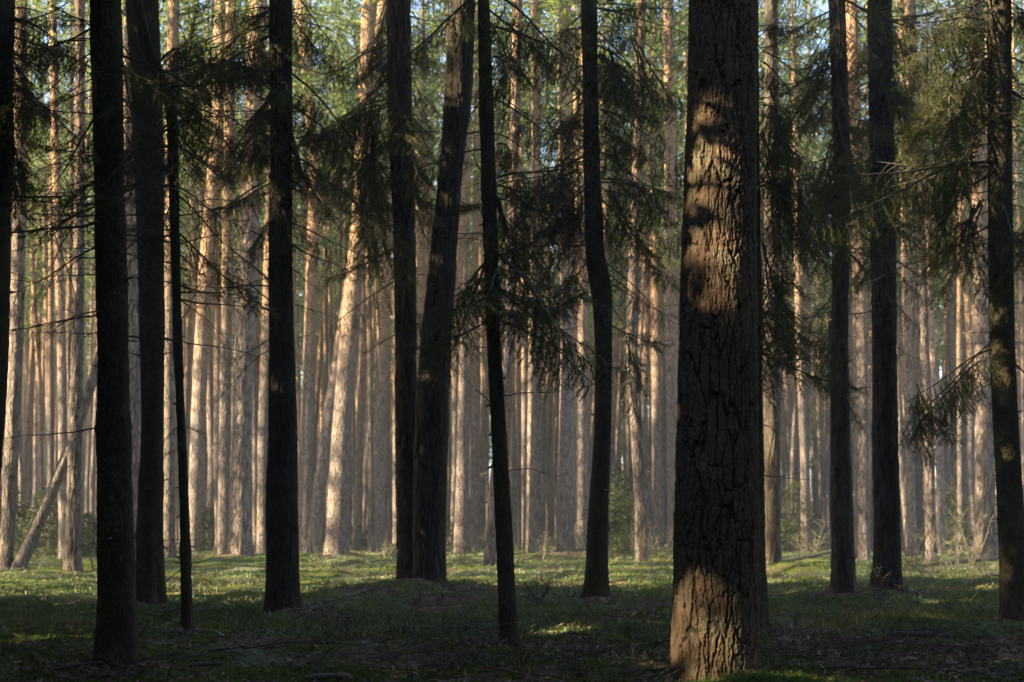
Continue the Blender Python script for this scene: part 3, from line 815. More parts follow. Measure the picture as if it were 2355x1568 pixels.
# ------------------------------------------------------------------ limbs seen in the photograph
LIMBS = {
 'A': [('comb', (20, 60), (190, 150)), ('fan', (20, 110), (120, 215)), ('comb', (22, 240), (130, 330)), ('hang', (22, 300), (70, 470)), ('comb', (20, 170), (110, 260)), ('hang', (15, 180), (30, 400)),
       ('comb', (22, 20), (160, 40)), ('hang', (20, 90), (50, 250)), ('dead', (22, 470), (120, 520)), ('comb', (25, 350), (75, 400)), ('brown', (25, 200), (200, 300)), ('bare', (20, 540), (110, 560))],
 'B': [('dead', (218, 265), (20, 240)), ('bare', (218, 470), (22, 470)), ('dead', (218, 495), (20, 548)), ('bare', (222, 632), (80, 650)), ('dead', (226, 765), (80, 800)),
       ('dead', (212, 52), (40, 30)), ('comb', (212, 90), (70, 105)), ('brown', (214, 180), (90, 260)), ('brown', (280, 150), (340, 330)), ('bare', (285, 245), (340, 240)),
       ('bare', (288, 470), (350, 440)), ('bare', (290, 570), (360, 540)), ('bare', (292, 640), (365, 630)), ('pale', (250, 55), (345, 372)), ('dead', (216, 330), (120, 420)),
       ('fan', (212, 60), (120, 20)), ('brown', (285, 300), (350, 420)), ('bare', (285, 130), (320, 240))],
 'C': [('bare', (370, 560), (300, 600)), ('bare', (372, 700), (300, 740)), ('brown', (340, 250), (370, 420)), ('brown', (330, 300), (350, 480))],
 'D': [('dead', (398, 228), (600, 300)), ('dead', (400, 250), (540, 410)), ('dead', (405, 300), (500, 500)), ('dead', (410, 430), (600, 560)), ('dead', (411, 450), (600, 650)),
       ('bare', (412, 615), (560, 680)), ('bare', (413, 672), (600, 700)), ('comb', (372, 150), (480, 80)), ('bare', (405, 450), (300, 470)), ('bare', (408, 640), (320, 705)),
       ('bare', (408, 560), (292, 592)), ('bare', (416, 690), (520, 790)), ('bare', (410, 500), (470, 620)), ('fan', (395, 225), (470, 60)), ('comb', (400, 240), (520, 200)),
       ('brown', (405, 330), (480, 430)), ('brown', (398, 260), (560, 330)), ('bare', (412, 1240), (330, 1256)), ('bare', (416, 1310), (345, 1372)), ('bare', (418, 1330), (372, 1378)),
       ('bare', (408, 842), (375, 846)), ('bare', (418, 845), (448, 838)), ('bare', (430, 1130), (440, 1240)), ('dead', (404, 380), (520, 440)), ('bare', (402, 820), (350, 770))],
 'E': [('comb', (625, 80), (430, 190)), ('fan', (625, 190), (450, 150)), ('comb', (622, 320), (490, 380)), ('brown', (622, 420), (490, 500)), ('fan', (672, 70), (765, 140)),
       ('comb', (674, 220), (760, 235)), ('comb', (676, 320), (800, 300)), ('bare', (676, 560), (765, 602)), ('bare', (678, 700), (790, 745)), ('dead', (618, 645), (470, 520)),
       ('dead', (618, 690), (480, 610)), ('comb', (640, 20), (520, 40)), ('fan', (650, 60), (690, 180)), ('brown', (640, 210), (520, 330)), ('comb', (650, 250), (600, 420)),
       ('comb', (674, 330), (720, 460)), ('comb', (625, 240), (540, 300)), ('brown', (672, 380), (760, 500)), ('bare', (676, 620), (760, 700)), ('bare', (680, 780), (750, 760)),
       ('bare', (678, 840), (740, 880)), ('comb', (640, 100), (560, 170)), ('brown', (640, 330), (700, 440)), ('comb', (660, 180), (630, 330))],
 'F': [('comb', (893, 245), (700, 335)), ('comb', (893, 235), (770, 300)), ('hang', (850, 262), (800, 560)), ('hang', (860, 300), (862, 612)), ('hang', (820, 280), (790, 470)), ('hang', (880, 260), (835, 480)),
       ('fan', (893, 190), (790, 250)), ('comb', (945, 140), (1010, 165)), ('hang', (905, 80), (915, 300)), ('hang', (920, 220), (950, 420)), ('hang', (935, 380), (962, 560)), ('fan', (945, 270), (1000, 330)),
       ('dead', (890, 62), (750, 212)), ('comb', (890, 20), (850, 140)), ('hang', (900, 250), (905, 430)), ('comb', (950, 455), (1000, 470)), ('hang', (925, 560), (935, 700)), ('brown', (890, 330), (730, 440)),
       ('brown', (888, 380), (820, 520)), ('fan', (900, 130), (850, 230)), ('hang', (780, 320), (740, 420)), ('comb', (945, 60), (1000, 90)), ('hang', (940, 700), (950, 780)), ('brown', (950, 180), (1000, 330)),
       ('hang', (880, 420), (870, 600)), ('fan', (870, 240), (820, 330)), ('fan', (905, 300), (880, 400))],
 'F2': [('bare', (1020, 170), (960, 165)), ('dead', (1000, 330), (950, 420)), ('comb', (1060, 20), (1110, 100)), ('bare', (1010, 285), (960, 300))],
 'G': [('bare', (1100, 245), (1020, 270)), ('bare', (1102, 310), (1040, 335)), ('dead', (1125, 62), (1200, 18)), ('comb', (1136, 350), (1200, 362)), ('comb', (1138, 430), (1270, 400)),
       ('fan', (1108, 470), (1050, 482)), ('dead', (1120, 250), (1190, 275)), ('bare', (1130, 905), (1085, 900)), ('hang', (1140, 450), (1180, 640)), ('fan', (1125, 700), (1190, 660)),
       ('bare', (1105, 420), (1040, 450)), ('bare', (1110, 540), (1040, 590)), ('bare', (1140, 640), (1220, 600)), ('comb', (1130, 130), (1210, 170)), ('dead', (1104, 180), (1060, 120)),
       ('hang', (1150, 620), (1130, 740)), ('bare', (1140, 780), (1190, 800)), ('bare', (1116, 620), (1060, 660))],
 'H': [('dead', (1340, 190), (1177, 25)), ('dead', (1340, 150), (1182, 235)), ('comb', (1345, 300), (1200, 255)), ('comb', (1345, 360), (1140, 470)), ('comb', (1348, 420), (1170, 600)), ('dead', (1350, 540), (1230, 800)),
       ('dead', (1350, 565), (1180, 600)), ('brown', (1352, 670), (1250, 740)), ('comb', (1375, 80), (1500, 60)), ('comb', (1375, 105), (1540, 230)), ('dead', (1375, 222), (1560, 305)),
       ('comb', (1378, 420), (1560, 445)), ('hang', (1400, 440), (1480, 600)), ('dead', (1405, 655), (1560, 745)), ('dead', (1400, 690), (1470, 800)), ('comb', (1380, 250), (1500, 370)),
       ('bare', (1368, 770), (1328, 826)), ('hang', (1440, 780), (1470, 920)), ('comb', (1340, 60), (1240, 90)), ('hang', (1400, 110), (1440, 260)), ('hang', (1460, 90), (1520, 300)),
       ('hang', (1250, 400), (1230, 560)), ('hang', (1200, 450), (1190, 620)), ('hang', (1290, 390), (1290, 540)), ('hang', (1320, 600), (1310, 740)), ('comb', (1380, 330), (1480, 380)),
       ('brown', (1380, 480), (1440, 610)), ('comb', (1345, 230), (1260, 330)), ('dead', (1380, 350), (1560, 480)), ('brown', (1345, 480), (1240, 560)), ('comb', (1378, 10), (1560, 20)),
       ('hang', (1500, 430), (1500, 560)), ('bare', (1405, 930), (1425, 925)), ('bare', (1405, 1020), (1420, 1018)), ('comb', (1378, 180), (1460, 250)), ('brown', (1345, 440), (1300, 600)),
       ('dead', (1345, 620), (1260, 680)), ('hang', (1270, 600), (1230, 760)), ('fan', (1375, 140), (1450, 160))],
 'I2': [('comb', (1748, 140), (1830, 215)), ('comb', (1748, 330), (1850, 375)), ('comb', (1748, 410), (1880, 430)), ('hang', (1790, 420), (1830, 580)), ('hang', (1755, 560), (1790, 850)), ('fan', (1755, 700), (1825, 735)),
        ('hang', (1770, 200), (1800, 380)), ('hang', (1755, 300), (1775, 480)), ('comb', (1745, 60), (1850, 60)), ('hang', (1840, 440), (1850, 610)), ('hang', (1750, 700), (1765, 900)), ('brown', (1755, 470), (1840, 560)),
        ('hang', (1760, 380), (1800, 520)), ('comb', (1748, 240), (1830, 300)), ('hang', (1770, 600), (1800, 720))],
 'K': [('comb', (1915, 90), (1840, 300)), ('brown', (1920, 200), (1860, 330)), ('comb', (1940, 270), (2000, 340)), ('hang', (1925, 240), (1930, 440)), ('hang', (1915, 710), (1888, 920)), ('comb', (1940, 60), (2000, 110)),
       ('hang', (1940, 300), (1950, 500)), ('brown', (1915, 400), (1870, 560)), ('hang', (1905, 420), (1900, 560)), ('comb', (1915, 410), (1850, 500)), ('hang', (1915, 330), (1890, 480)), ('brown', (1940, 380), (2000, 470))],
 'L': [('hang', (2040, 140), (2080, 320)), ('hang', (2020, 290), (1985, 480)), ('comb', (2045, 90), (2180, 140)), ('dead', (1998, 195), (2160, -10)), ('comb', (2050, 200), (2150, 260)), ('hang', (2030, 340), (2040, 500)),
       ('hang', (2060, 240), (2100, 400)), ('comb', (2010, 60), (1960, 200)), ('hang', (2040, 20), (2050, 180)), ('brown', (2050, 340), (2110, 440)), ('comb', (2000, 250), (1950, 330))],
 'O': [('comb', (2275, 370), (1880, 435)), ('comb', (2275, 30), (2050, 90)), ('comb', (2275, 110), (2060, 200)), ('comb', (2272, 150), (2090, 320)), ('comb', (2272, 230), (2090, 300)), ('dead', (2272, 285), (2130, 420)),
       ('dead', (2272, 400), (2090, 560)), ('hang', (2260, 460), (2160, 640)), ('bare', (2272, 520), (1960, 702)), ('bare', (2275, 765), (2165, 772)), ('comb', (2282, 800), (2080, 935)), ('dead', (2275, 8), (2100, -20)),
       ('comb', (2325, 40), (2400, 10)), ('dead', (2325, 205), (2400, 190)), ('bare', (2325, 280), (2400, 240)), ('hang', (2110, 900), (2125, 1000)), ('hang', (2200, 420), (2150, 560)), ('dead', (2272, 330), (2090, 400)),
       ('comb', (2272, 70), (2120, 60)), ('hang', (2150, 200), (2110, 360)), ('hang', (2200, 130), (2160, 300)), ('hang', (2240, 470), (2210, 640)), ('bare', (2275, 560), (2170, 590)), ('bare', (2325, 370), (2400, 380)),
       ('dead', (2325, 130), (2400, 90)), ('comb', (2325, 560), (2395, 500)), ('bare', (2330, 460), (2400, 440)), ('comb', (2270, 190), (2160, 240)), ('brown', (2272, 250), (2180, 330)), ('dead', (2272, 10), (2180, 70)),
       ('comb', (2272, 120), (2200, 190)), ('dead', (2275, 640), (2200, 660)), ('bare', (2330, 700), (2395, 680)), ('bare', (2280, 720), (2230, 730)), ('comb', (2250, 330), (2130, 420)), ('dead', (2274, 440), (2160, 470)),
       ('comb', (2325, 20), (2395, 70))],
}
for key, ls in LIMBS.items():
    t, base, D, path, rad = NEAR[key]
    for k, (kind, a, b) in enumerate(ls):
        limb(t, base, a, b, D, random.uniform(-.35, .35), kind)
        if kind in ('comb', 'fan', 'hang', 'brown'):
            for _ in range(1 if key in 'ABF' else 2):
                u = random.uniform(0, .12)
                j = lambda k: random.uniform(-k, k)
                aa = (a[0] + (b[0] - a[0]) * u + j(6), a[1] + (b[1] - a[1]) * u + j(22))
                bb = (b[0] + j(48), b[1] + j(60) + 14)
                limb(t, base, aa, bb, D, random.uniform(-.9, .5), kind)
        if key not in 'DAB' and kind in ('comb', 'fan', 'brown') and abs(a[1] - 300) < 400:
            j = lambda k: random.uniform(-k, k)
            limb(t, base, (a[0] + j(4), a[1] + j(60)), (b[0] + j(60), b[1] + j(90)), D, random.uniform(-.8, .8), 'dead')
# further drooping sprays spread over the upper half
for key, n, lo, hi in (('A', 2, 0, 330), ('B', 4, 0, 330), ('D', 14, 170, 560), ('E', 22, -60, 560), ('F', 8, -40, 700), ('G', 16, -40, 760), ('H', 14, -40, 760), ('I2', 10, -40, 820), ('K', 20, -60, 600), ('L', 24, -60, 600), ('O', 26, -60, 560), ('V', 5, 0, 420), ('AE', 8, 0, 560), ('AI', 10, 0, 620), ('M', 10, 0, 600), ('N', 6, 0, 500), ('J', 8, 0, 700)):
    t, base, D, path, rad = NEAR[key]
    for _ in range(n):
        py = random.uniform(lo, hi)
        z = HC + (HY - py) / FPX * D - base.z
        x = np.interp(z, path[:, 0], path[:, 1]); y = np.interp(z, path[:, 0], path[:, 2]); r = np.interp(z, path[:, 0], rad)
        az = random.choice((0, math.pi)) + random.gauss(0, .75)
        p0 = Vector((x + math.cos(az) * r * .8, y + math.sin(az) * r * .8, z))
        f = 1 if D < 24 else 1.5
        p1 = p0 + Vector((math.cos(az), math.sin(az), random.uniform(-1.1, -.1))) * random.uniform(.45, 1.15) * f
        kind = random.choice(('comb', 'hang', 'brown', 'fan', 'comb'))
        L, me = random.choice(PROTO[kind])
        o = link('branch', me[0], t, aligned(p0, p1, L, random.uniform(-.6, .6)))
        link('needles', me[1], o)
# broken stubs on the smooth stems
for key, n in (('B', 16), ('G', 12), ('O', 16), ('D', 12), ('C', 10), ('H', 10), ('E', 5), ('A', 5)):
    t, base, D, path, rad = NEAR[key]
    for _ in range(n):
        z = random.uniform(.4, HY / FPX * D)
        x = np.interp(z, path[:, 0], path[:, 1]); y = np.interp(z, path[:, 0], path[:, 2]); r = np.interp(z, path[:, 0], rad)
        az = random.uniform(2.6, 6.8)
        p0 = Vector((x + math.cos(az) * r * .9, y + math.sin(az) * r * .9, z))
        mb = MB(); P = poly((0, 0, 0), (math.cos(az), math.sin(az), random.uniform(-.3, .2)), random.uniform(.035, .10), 3, 0, .1)
        tube(mb, P, np.array([.014, .009, .008, .003]) * random.uniform(.6, 1.2), 6)
        o = link('branch_stub', mb.mesh('branch_stub', M_DEADWOOD), t); o.location = p0
# fine dead side branches that net the upper half
for key, n, lo, hi in (('B', 16, 0, 800), ('D', 22, 150, 800), ('E', 22, 0, 900), ('F', 16, 0, 750), ('G', 20, 0, 900), ('H', 22, 0, 900), ('I2', 12, 0, 850), ('K', 16, 0, 800), ('L', 16, 0, 800), ('O', 24, 0, 900), ('A', 14, 0, 700), ('M', 14, 0, 800), ('AI', 14, 0, 800), ('V', 6, 0, 500), ('AE', 10, 0, 700)):
    t, base, D, path, rad = NEAR[key]
    for _ in range(n):
        py = random.uniform(lo, hi)
        z = HC + (HY - py) / FPX * D - base.z
        x = np.interp(z, path[:, 0], path[:, 1]); y = np.interp(z, path[:, 0], path[:, 2]); r = np.interp(z, path[:, 0], rad)
        az = random.choice((0, math.pi)) + random.gauss(0, .6)
        p0 = Vector((x + math.cos(az) * r * .8, y + math.sin(az) * r * .8, z))
        p1 = p0 + Vector((math.cos(az), math.sin(az), random.uniform(-.8, .15))) * random.uniform(.3, 1.1)
        L, me = random.choice(PROTO['dead'])
        link('dead_branch', me, t, aligned(p0, p1, L, random.uniform(-1, 1)))
# short dead twigs round the spruce stems
for key, n, lo, hi in (('B', 10, 60, 1000), ('G', 12, 60, 1200), ('H', 8, 700, 1250), ('O', 14, 40, 1200), ('D', 14, 300, 1350), ('I2', 4, 600, 1100), ('A', 8, 30, 800), ('C', 10, 100, 900), ('P', 6, 200, 900), ('M', 8, 100, 1100), ('N', 6, 100, 900), ('AC', 7, 300, 1150), ('AI', 6, 300, 1000), ('AF', 6, 200, 1000), ('AH', 6, 200, 1000)):
    t, base, D, path, rad = NEAR[key]
    for _ in range(n):
        py = random.uniform(lo, hi)
        z = HC + (HY - py) / FPX * D - base.z
        x = np.interp(z, path[:, 0], path[:, 1]); y = np.interp(z, path[:, 0], path[:, 2])
        r = np.interp(z, path[:, 0], rad)
        az = random.uniform(0, 6.28)
        ln = random.uniform(.15, .75)
        far = D > 24
        if far: ln *= 1.8
        p0 = Vector((x + math.cos(az) * r * .8, y + math.sin(az) * r * .8, z))
        p1 = p0 + Vector((math.cos(az), math.sin(az), random.uniform(-.35, .25))) * ln
        L, me = random.choice(PROTO['pale' if far and random.random() < .7 else 'bare'])
        link('dead_branch', me, t, aligned(p0, p1, L, random.uniform(0, 6)))

# ------------------------------------------------------------------ spruces outside the picture that keep the foreground in shade
def shade_spruces():
    pts = []
    for gx in np.arange(-25, -6, 2.7):
        for gy in np.arange(-15, 20, 2.9):
            x = gx + random.uniform(-.8, .8); y = gy + random.uniform(-.8, .8)
            if x > -.36 * max(y, 0) - 3.4: continue
            if y > 15.2 + (x + 7) * .36: continue
            pts.append((x, y))
    for gx in np.arange(-9, 13, 3.0):
        for gy in (-3.5, -6.5, -9.5, -13.0):
            x = gx + random.uniform(-1, 1); y = gy + random.uniform(-1, 1)
            pts.append((x, y))
    for gy in (-2, 1, 4, 7, 10, 13, 16):
        for o in (0, 3.2):
            pts.append((5.0 + o + .36 * gy + random.uniform(0, 1.5), gy + random.uniform(-1, 1)))
    pts += [(-13.9, 13.9), (-8.8, 15.6), (-9.6, 15.4), (-12.5, 14.6), (-15.4, 13.4), (-18.3, 12.2), (-21, 11.4)]
    S2 = np.array([S.x, S.y]) / math.hypot(S.x, S.y)
    mb = MB(); 
    P, q, fur, pl = trunk_arrays([(-.3, 0, 0), (0, 0, 0), (8, .05, 0), (17, 0, 0)], [.15, .15, .1, .02], 16, .5, 'none', flare=.15)
    me = make_mesh('trunk', P, np.zeros((0, 3), int), q, M_SPRUCE, True)
    n = 0
    for x, y in pts:
        ok = True
        for g, r in GAPS:
            rel = np.array([x, y]) - g[:2]
            a = rel @ S2
            if 0 < a < 22 and np.linalg.norm(rel - a * S2) < .28: ok = False
        if not ok: x -= .5; y += .55
        base = Vector((x, y, gz(x, y) - .02))
        t = thing('spruce_tree', 'dense dark spruce standing outside the photo beside the shaded foreground', 'spruce tree', base, 'spruces shading the foreground')
        link('trunk', me, t)
        add_spruce_crown(t, base, (.5 if y < 0 else 1.3) + random.random() * .6, 1.0 + random.uniform(-.05, .1), n)
        n += 1
shade_spruces()

# ------------------------------------------------------------------ the far pines
LAND = [(-60, 'left edge'), (175, 'slim sunlit pine'), (258, 'thick left spruce'), (425, 'crooked pole'), (650, 'straight black trunk'), (970, 'touching pair'),
        (1150, 'olive stem'), (1378, 'bent spruce'), (1655, 'biggest pine'), (1935, 'brown ridged pine'), (2040, 'blackish pine'), (2320, 'right-edge spruce'), (2420, 'right edge')]
BLOCK = [(226, 306), (322, 376), (618, 684), (908, 1031), (1551, 1748), (1911, 1958), (2006, 2066), (2284, 2345)]
ORD = ['first', 'second', 'third', 'fourth', 'fifth', 'sixth', 'seventh', 'eighth', 'ninth', 'tenth', 'eleventh', 'twelfth', 'thirteenth', 'fourteenth', 'fifteenth', 'sixteenth', 'seventeenth', 'eighteenth', 'nineteenth', 'twentieth']
TRUNKS = []
for k in range(8):
    rs = np.random.default_rng(400 + k)
    H = 21.0
    zk = np.array([-.3, 0, 3, 7, 12, 16, 21])
    bx = np.cumsum(rs.normal(0, .10, 7)); by = np.cumsum(rs.normal(0, .10, 7)); bx -= bx[1]; by -= by[1]
    sweep = rs.uniform(-.02, .02)
    P, q, fur, pl = trunk_arrays(np.stack([zk, bx + sweep * zk, by], 1), np.array([.17, .165, .145, .13, .105, .08, .03]) * rs.uniform(.85, 1.15), 18, .35, 'none', flare=.16, seed=k)
    TRUNKS.append((make_mesh('trunk', P, np.zeros((0, 3), int), q, M_PINE_FAR, True), bx[-2] + sweep * 16, by[-2]))

def scatter(n_try, region, mind, taken):
    out = []
    cell = {}
    def put(x, y): cell.setdefault((int(x // 4), int(y // 4)), []).append((x, y))
    for x, y in taken: put(x, y)
    for _ in range(n_try):
        x, y = region()
        ok = True
        cx_, cy_ = int(x // 4), int(y // 4)
        for i in (-1, 0, 1):
            for j in (-1, 0, 1):
                for (a, b) in cell.get((cx_ + i, cy_ + j), ()):
                    if (a - x) ** 2 + (b - y) ** 2 < mind * mind: ok = False; break
                if not ok: break
            if not ok: break
        if ok: put(x, y); out.append((x, y))
    return out
taken = [(v[1].x, v[1].y) for v in NEAR.values()]
rr_ = random.Random(77)
def reg_far():
    y = math.sqrt(rr_.uniform(47 ** 2, 118 ** 2)); return rr_.uniform(-.375, .375) * y, y
cand = scatter(12000, reg_far, 1.72, taken)
indiv, rest = [], []
for x, y in cand:
    px = CX + x / y * FPX
    hid = any(a < px < b for a, b in BLOCK)
    (rest if hid else indiv).append((x, y, px))
indiv.sort(key=lambda c: c[1])
rest += indiv[250:]; indiv = indiv[:250]
bands = {}
for x, y, px in indiv:
    z = max(i for i, (lx, _) in enumerate(LAND) if lx < px) if px > LAND[0][0] else 0
    z = min(z, len(LAND) - 2)
    b = 0 if y < 62 else 1 if y < 80 else 2
    bands.setdefault((z, b), []).append((px, x, y))
BN = ['nearer background pine', 'slim background pine', 'thin hazy far pine']
for (z, b), lst in bands.items():
    lst.sort()
    for i, (px, x, y) in enumerate(lst):
        lab = f'{BN[b]}, {ORD[min(i, 19)]} from left between {LAND[z][1]} and {LAND[z + 1][1]}'.replace('the ', '')
        t = thing('pine_tree', lab, 'pine tree', (x, y, gz(x, y)), 'pines of the background')
        k = rr_.randrange(8); me, tx, ty = TRUNKS[k]
        s = rr_.uniform(.9, 1.12); rz = rr_.uniform(0, 6.28)
        lean = (rr_.gauss(0, .02), rr_.gauss(0, .03))
        t.rotation_euler = (lean[0], lean[1], rz); t.scale = (s * rr_.uniform(.5, 1.15),) * 2 + (s,)
        link('trunk', me, t)
        c = link('crown', PC_MESH[rr_.randrange(5)], t); c.location = (tx * .8, ty * .8, rr_.uniform(-1.2, .5)); c.rotation_euler = (0, 0, rr_.uniform(0, 6.28))
        if y < 75:
            for _ in range(rr_.randrange(2, 6)):
                L, dm = PROTO['pale'][rr_.randrange(2)]
                zz = rr_.uniform(1.2, 9); az = rr_.uniform(0, 6.28); ln = rr_.uniform(.5, 1.6)
                p0 = Vector((math.cos(az) * .1, math.sin(az) * .1, zz)); p1 = p0 + Vector((math.cos(az), math.sin(az), rr_.uniform(-.3, .3))) * ln
                link('dead_branch', dm, t, aligned(p0, p1, L, rr_.uniform(0, 6)))

# young pines with low green crowns among the far trunks
YH = [(3.2, 11.0), (2.4, 9.0), (4.5, 13.0)]
YC = [make_mesh('crown', *pine_crown(610 + i, a, b, 1.7, 26, 9, 10, .17), M_PINE_CROWN, False) for i, (a, b) in enumerate(YH)]
def reg_young():
    y = math.sqrt(rr_.uniform(56 ** 2, 116 ** 2)); return rr_.uniform(-.37, .37) * y, y
ybands = {}
for x, y in scatter(600, reg_young, 1.5, taken + [(c[0], c[1]) for c in indiv])[:100]:
    px = CX + x / y * FPX
    if any(a < px < b for a, b in BLOCK): continue
    z = min(max([i for i, (lx, _) in enumerate(LAND) if lx < px] or [0]), len(LAND) - 2)
    ybands.setdefault(z, []).append((px, x, y))
for z, lst in ybands.items():
    lst.sort()
    for i, (px, x, y) in enumerate(lst):
        t = thing('young_pine', f'low-crowned young pine, {ORD[i]} from left between {LAND[z][1]} and {LAND[z + 1][1]}', 'young pine', (x, y, gz(x, y)), 'young green pines of the background')
        k = rr_.randrange(3); me, tx, ty = TRUNKS[rr_.randrange(8)]
        f = YH[k][1] / 21.0
        tr = link('trunk', me, t); tr.scale = (.5, .5, f)
        c = link('crown', YC[k], t); c.rotation_euler = (0, 0, rr_.uniform(0, 6.28))
        taken.append((x, y))

# the wood beyond and to both sides, which reads as one mass
def far_wood():
    global rng
    rng = np.random.default_rng(900)
    pts = [(x, y) for x, y, _ in rest]
    taken2 = taken + [(x, y) for x, y, _ in indiv] + pts
    def r1():
        y = math.sqrt(rr_.uniform(118 ** 2, 240 ** 2)); return rr_.uniform(-.42, .42) * y, y
    pts += scatter(3000, r1, 3.0, taken2)
    def r2():
        y = rr_.uniform(12, 125); return -.375 * y - rr_.uniform(1.5, 48), y
    pts += scatter(4000, r2, 2.9, taken2)
    def r3():
        y = rr_.uniform(18, 125); return .375 * y + rr_.uniform(2, 18), y
    pts += scatter(500, r3, 3.6, taken2)
    mb, mt = MB(), MB()
    low = []
    for k in range(4):
        zc, H = PCH[k]
        low.append(pine_crown(500 + k, zc, H, 2.0, 18, 6, 6, .28))
    th = np.arange(6) / 6 * 2 * math.pi
    vv, cc, tt = [], [], []
    for x, y in pts:
        z0 = gz(x, y); s = rr_.uniform(.9, 1.12); rz = rr_.uniform(0, 6.28)
        r0 = rr_.uniform(.12, .2)
        lx, ly = rr_.gauss(0, .012), rr_.gauss(0, .012)
        zz = np.array([-.2, .3, 6, 12, 20]) * s
        P = np.stack([x + lx * zz + rr_.uniform(-.1, .1) * np.array([0, 0, 1, .5, 0]), y + ly * zz, z0 + zz], 1)
        tube(mt, P, r0 * np.array([1.2, 1, .85, .7, .2]), 7)
        if x < -.375 * y and x > -.375 * y - 4 and y < 14: continue
        v, t, q = low[rr_.randrange(4)]
        c, sn = math.cos(rz), math.sin(rz)
        V = np.stack([(v[:, 0] * c - v[:, 1] * sn) * s + x + lx * v[:, 2], (v[:, 0] * sn + v[:, 1] * c) * s + y + ly * v[:, 2], v[:, 2] * s + z0], 1)
        mb.add(V, q=q)
    print('far wood trees', len(pts), 'individual far', len(indiv))
    root = bpy.data.objects.new('distant_wood', None); COL.objects.link(root)
    root['label'] = 'far wood of countless pines closing the view behind the hazy trunks'; root['category'] = 'wood'; root['kind'] = 'stuff'
    a = link('trunks', mt.mesh('trunks', M_PINE_FAR), root); a['kind'] = 'stuff'
    b = link('crowns', mb.mesh('crowns', M_PINE_CROWN, False), root); b['kind'] = 'stuff'
far_wood()

# ------------------------------------------------------------------ undergrowth: young spruces, bare saplings, bushes
def young_spruce(x, y, H, label, seed, wide=.45, nl=46, mat=None):
    v, t, q = spruce_crown(seed, H, H * wide, nl, .11)
    r = thing('young_spruce', label, 'young spruce', (x, y, gz(x, y)))
    mb = MB(); tube(mb, np.array([(0, 0, -.1), (.01, 0, H * .5), (0, 0, H * .98)]), [.025, .015, .004], 7)
    link('trunk', mb.mesh('trunk', M_SPRUCE), r)
    link('crown', make_mesh('crown', v, t, q, mat or M_YOUNG, False), r).location = (0, 0, .12)
    return r
for (px, py, H, lab, wd) in ((105, 1281, 1.9, 'bushy young spruce behind the foot of the slanting log, far left', .5),
                             (70, 1272, 1.3, 'small green spruce beside the left edge pine', .5),
                             (1430, 1283, 2.2, 'light green young spruce between the bent spruce and the bowed pine', .38),
                             (1415, 1268, 3.0, 'taller young spruce right behind the light green one', .3),
                             (860, 1262, 1.0, 'tiny young spruce at the foot of the wedge-footed pine', .5),
                             (478, 1266, 1.5, 'young spruce in the haze right of the crooked pole', .4),
                             (1795, 1266, 1.6, 'young spruce in the haze right of the reddish pine', .4)):
    x, y = px_ground(px, py)
    young_spruce(x, y, H, lab, int(px), wd)

def sapling(px, py, H, label, seed, n=5, mat=None, spread=.5, name='bare_sapling', cat='sapling', twigs=7):
    global rng
    rng = np.random.default_rng(seed)
    x, y = px_ground(px, py)
    r = thing(name, label, cat, (x, y, gz(x, y)))
    for k in range(n):
        mb = MB()
        h = H * rng.uniform(.5, 1)
        st = poly((rng.normal(0, .03), rng.normal(0, .03), -.05), (rng.normal(0, spread), rng.normal(0, spread), 1), h, 9, -.02, .10)
        tube(mb, st, np.linspace(.006 + .003 * H, .0015, 10), 5)
        for j in range(twigs):
            t = rng.uniform(.25, .95)
            p = np.array([np.interp(t, np.linspace(0, 1, 10), st[:, i]) for i in range(3)])
            tw = poly(p, (rng.normal(0, .8), rng.normal(0, .8), .5), h * rng.uniform(.15, .4), 5, -.02, .16)
            tube(mb, tw, np.linspace(.005, .0014, 6), 3)
        link('stem', mb.mesh('stem', mat or M_PALEWOOD), r)
    return r
sapling(1498, 1318, 1.2, 'bare forked sapling glowing at the foot of the bowed pine', 5, 4, spread=.45)
sapling(2195, 1300, 2.6, 'pale bare many-stemmed shrub left of the right-edge black spruce', 6, 7, spread=.35, name='bare_shrub', cat='shrub', twigs=12)
sapling(2150, 1288, 2.0, 'pale bare shrub behind the bowed dark grey pine at right', 7, 4, name='bare_shrub', cat='shrub', twigs=10)
sapling(1838, 1300, 1.6, 'thin grey sapling right of the reddish shaded pine', 8, 2, M_DEADWOOD, .2)
sapling(2080, 1290, 3.0, 'slender yellow-green sapling right of the blackish ridged pine', 9, 2, spread=.08)
sapling(720, 1275, 1.5, 'tangle of bare twigs at the foot of the dark leaning pine', 10, 6, spread=.6, name='bare_shrub', cat='shrub', twigs=10)
sapling(855, 1272, 1.2, 'bare low shrub with rusty tips left of the touching pair', 11, 6, spread=.6, name='bare_shrub', cat='shrub', twigs=10)
sapling(1100, 1280, 1.6, 'bare shrub right of the warm orange-lit pine', 12, 4, spread=.5, name='bare_shrub', cat='shrub', twigs=10)
sapling(1190, 1300, 1.1, 'bare shrub between olive stem and bright sunlit pine', 13, 4, spread=.6, name='bare_shrub', cat='shrub', twigs=8)
sapling(500, 1284, 1.6, 'bare twiggy shrub left of the thick grey ridged pine', 14, 5, spread=.5, name='bare_shrub', cat='shrub', twigs=9)
sapling(215, 1312, 2.2, 'thin curved bare sapling just left of the thick left spruce', 15, 2, M_DEADWOOD, .12)
sapling(2020, 1392, .7, 'small dark bare shrub in front of the blackish ridged pine', 16, 6, M_DEADWOOD, .6, name='bare_shrub', cat='shrub', twigs=10)
sapling(1235, 1392, .55, 'small dark bare shrub right of the slim olive stem', 17, 6, M_DEADWOOD, .7, name='bare_shrub', cat='shrub', twigs=10)
sapling(1560, 1262, 1.8, 'bare shrub hugging the left edge of the biggest pine', 18, 4, spread=.4, name='bare_shrub', cat='shrub', twigs=8)

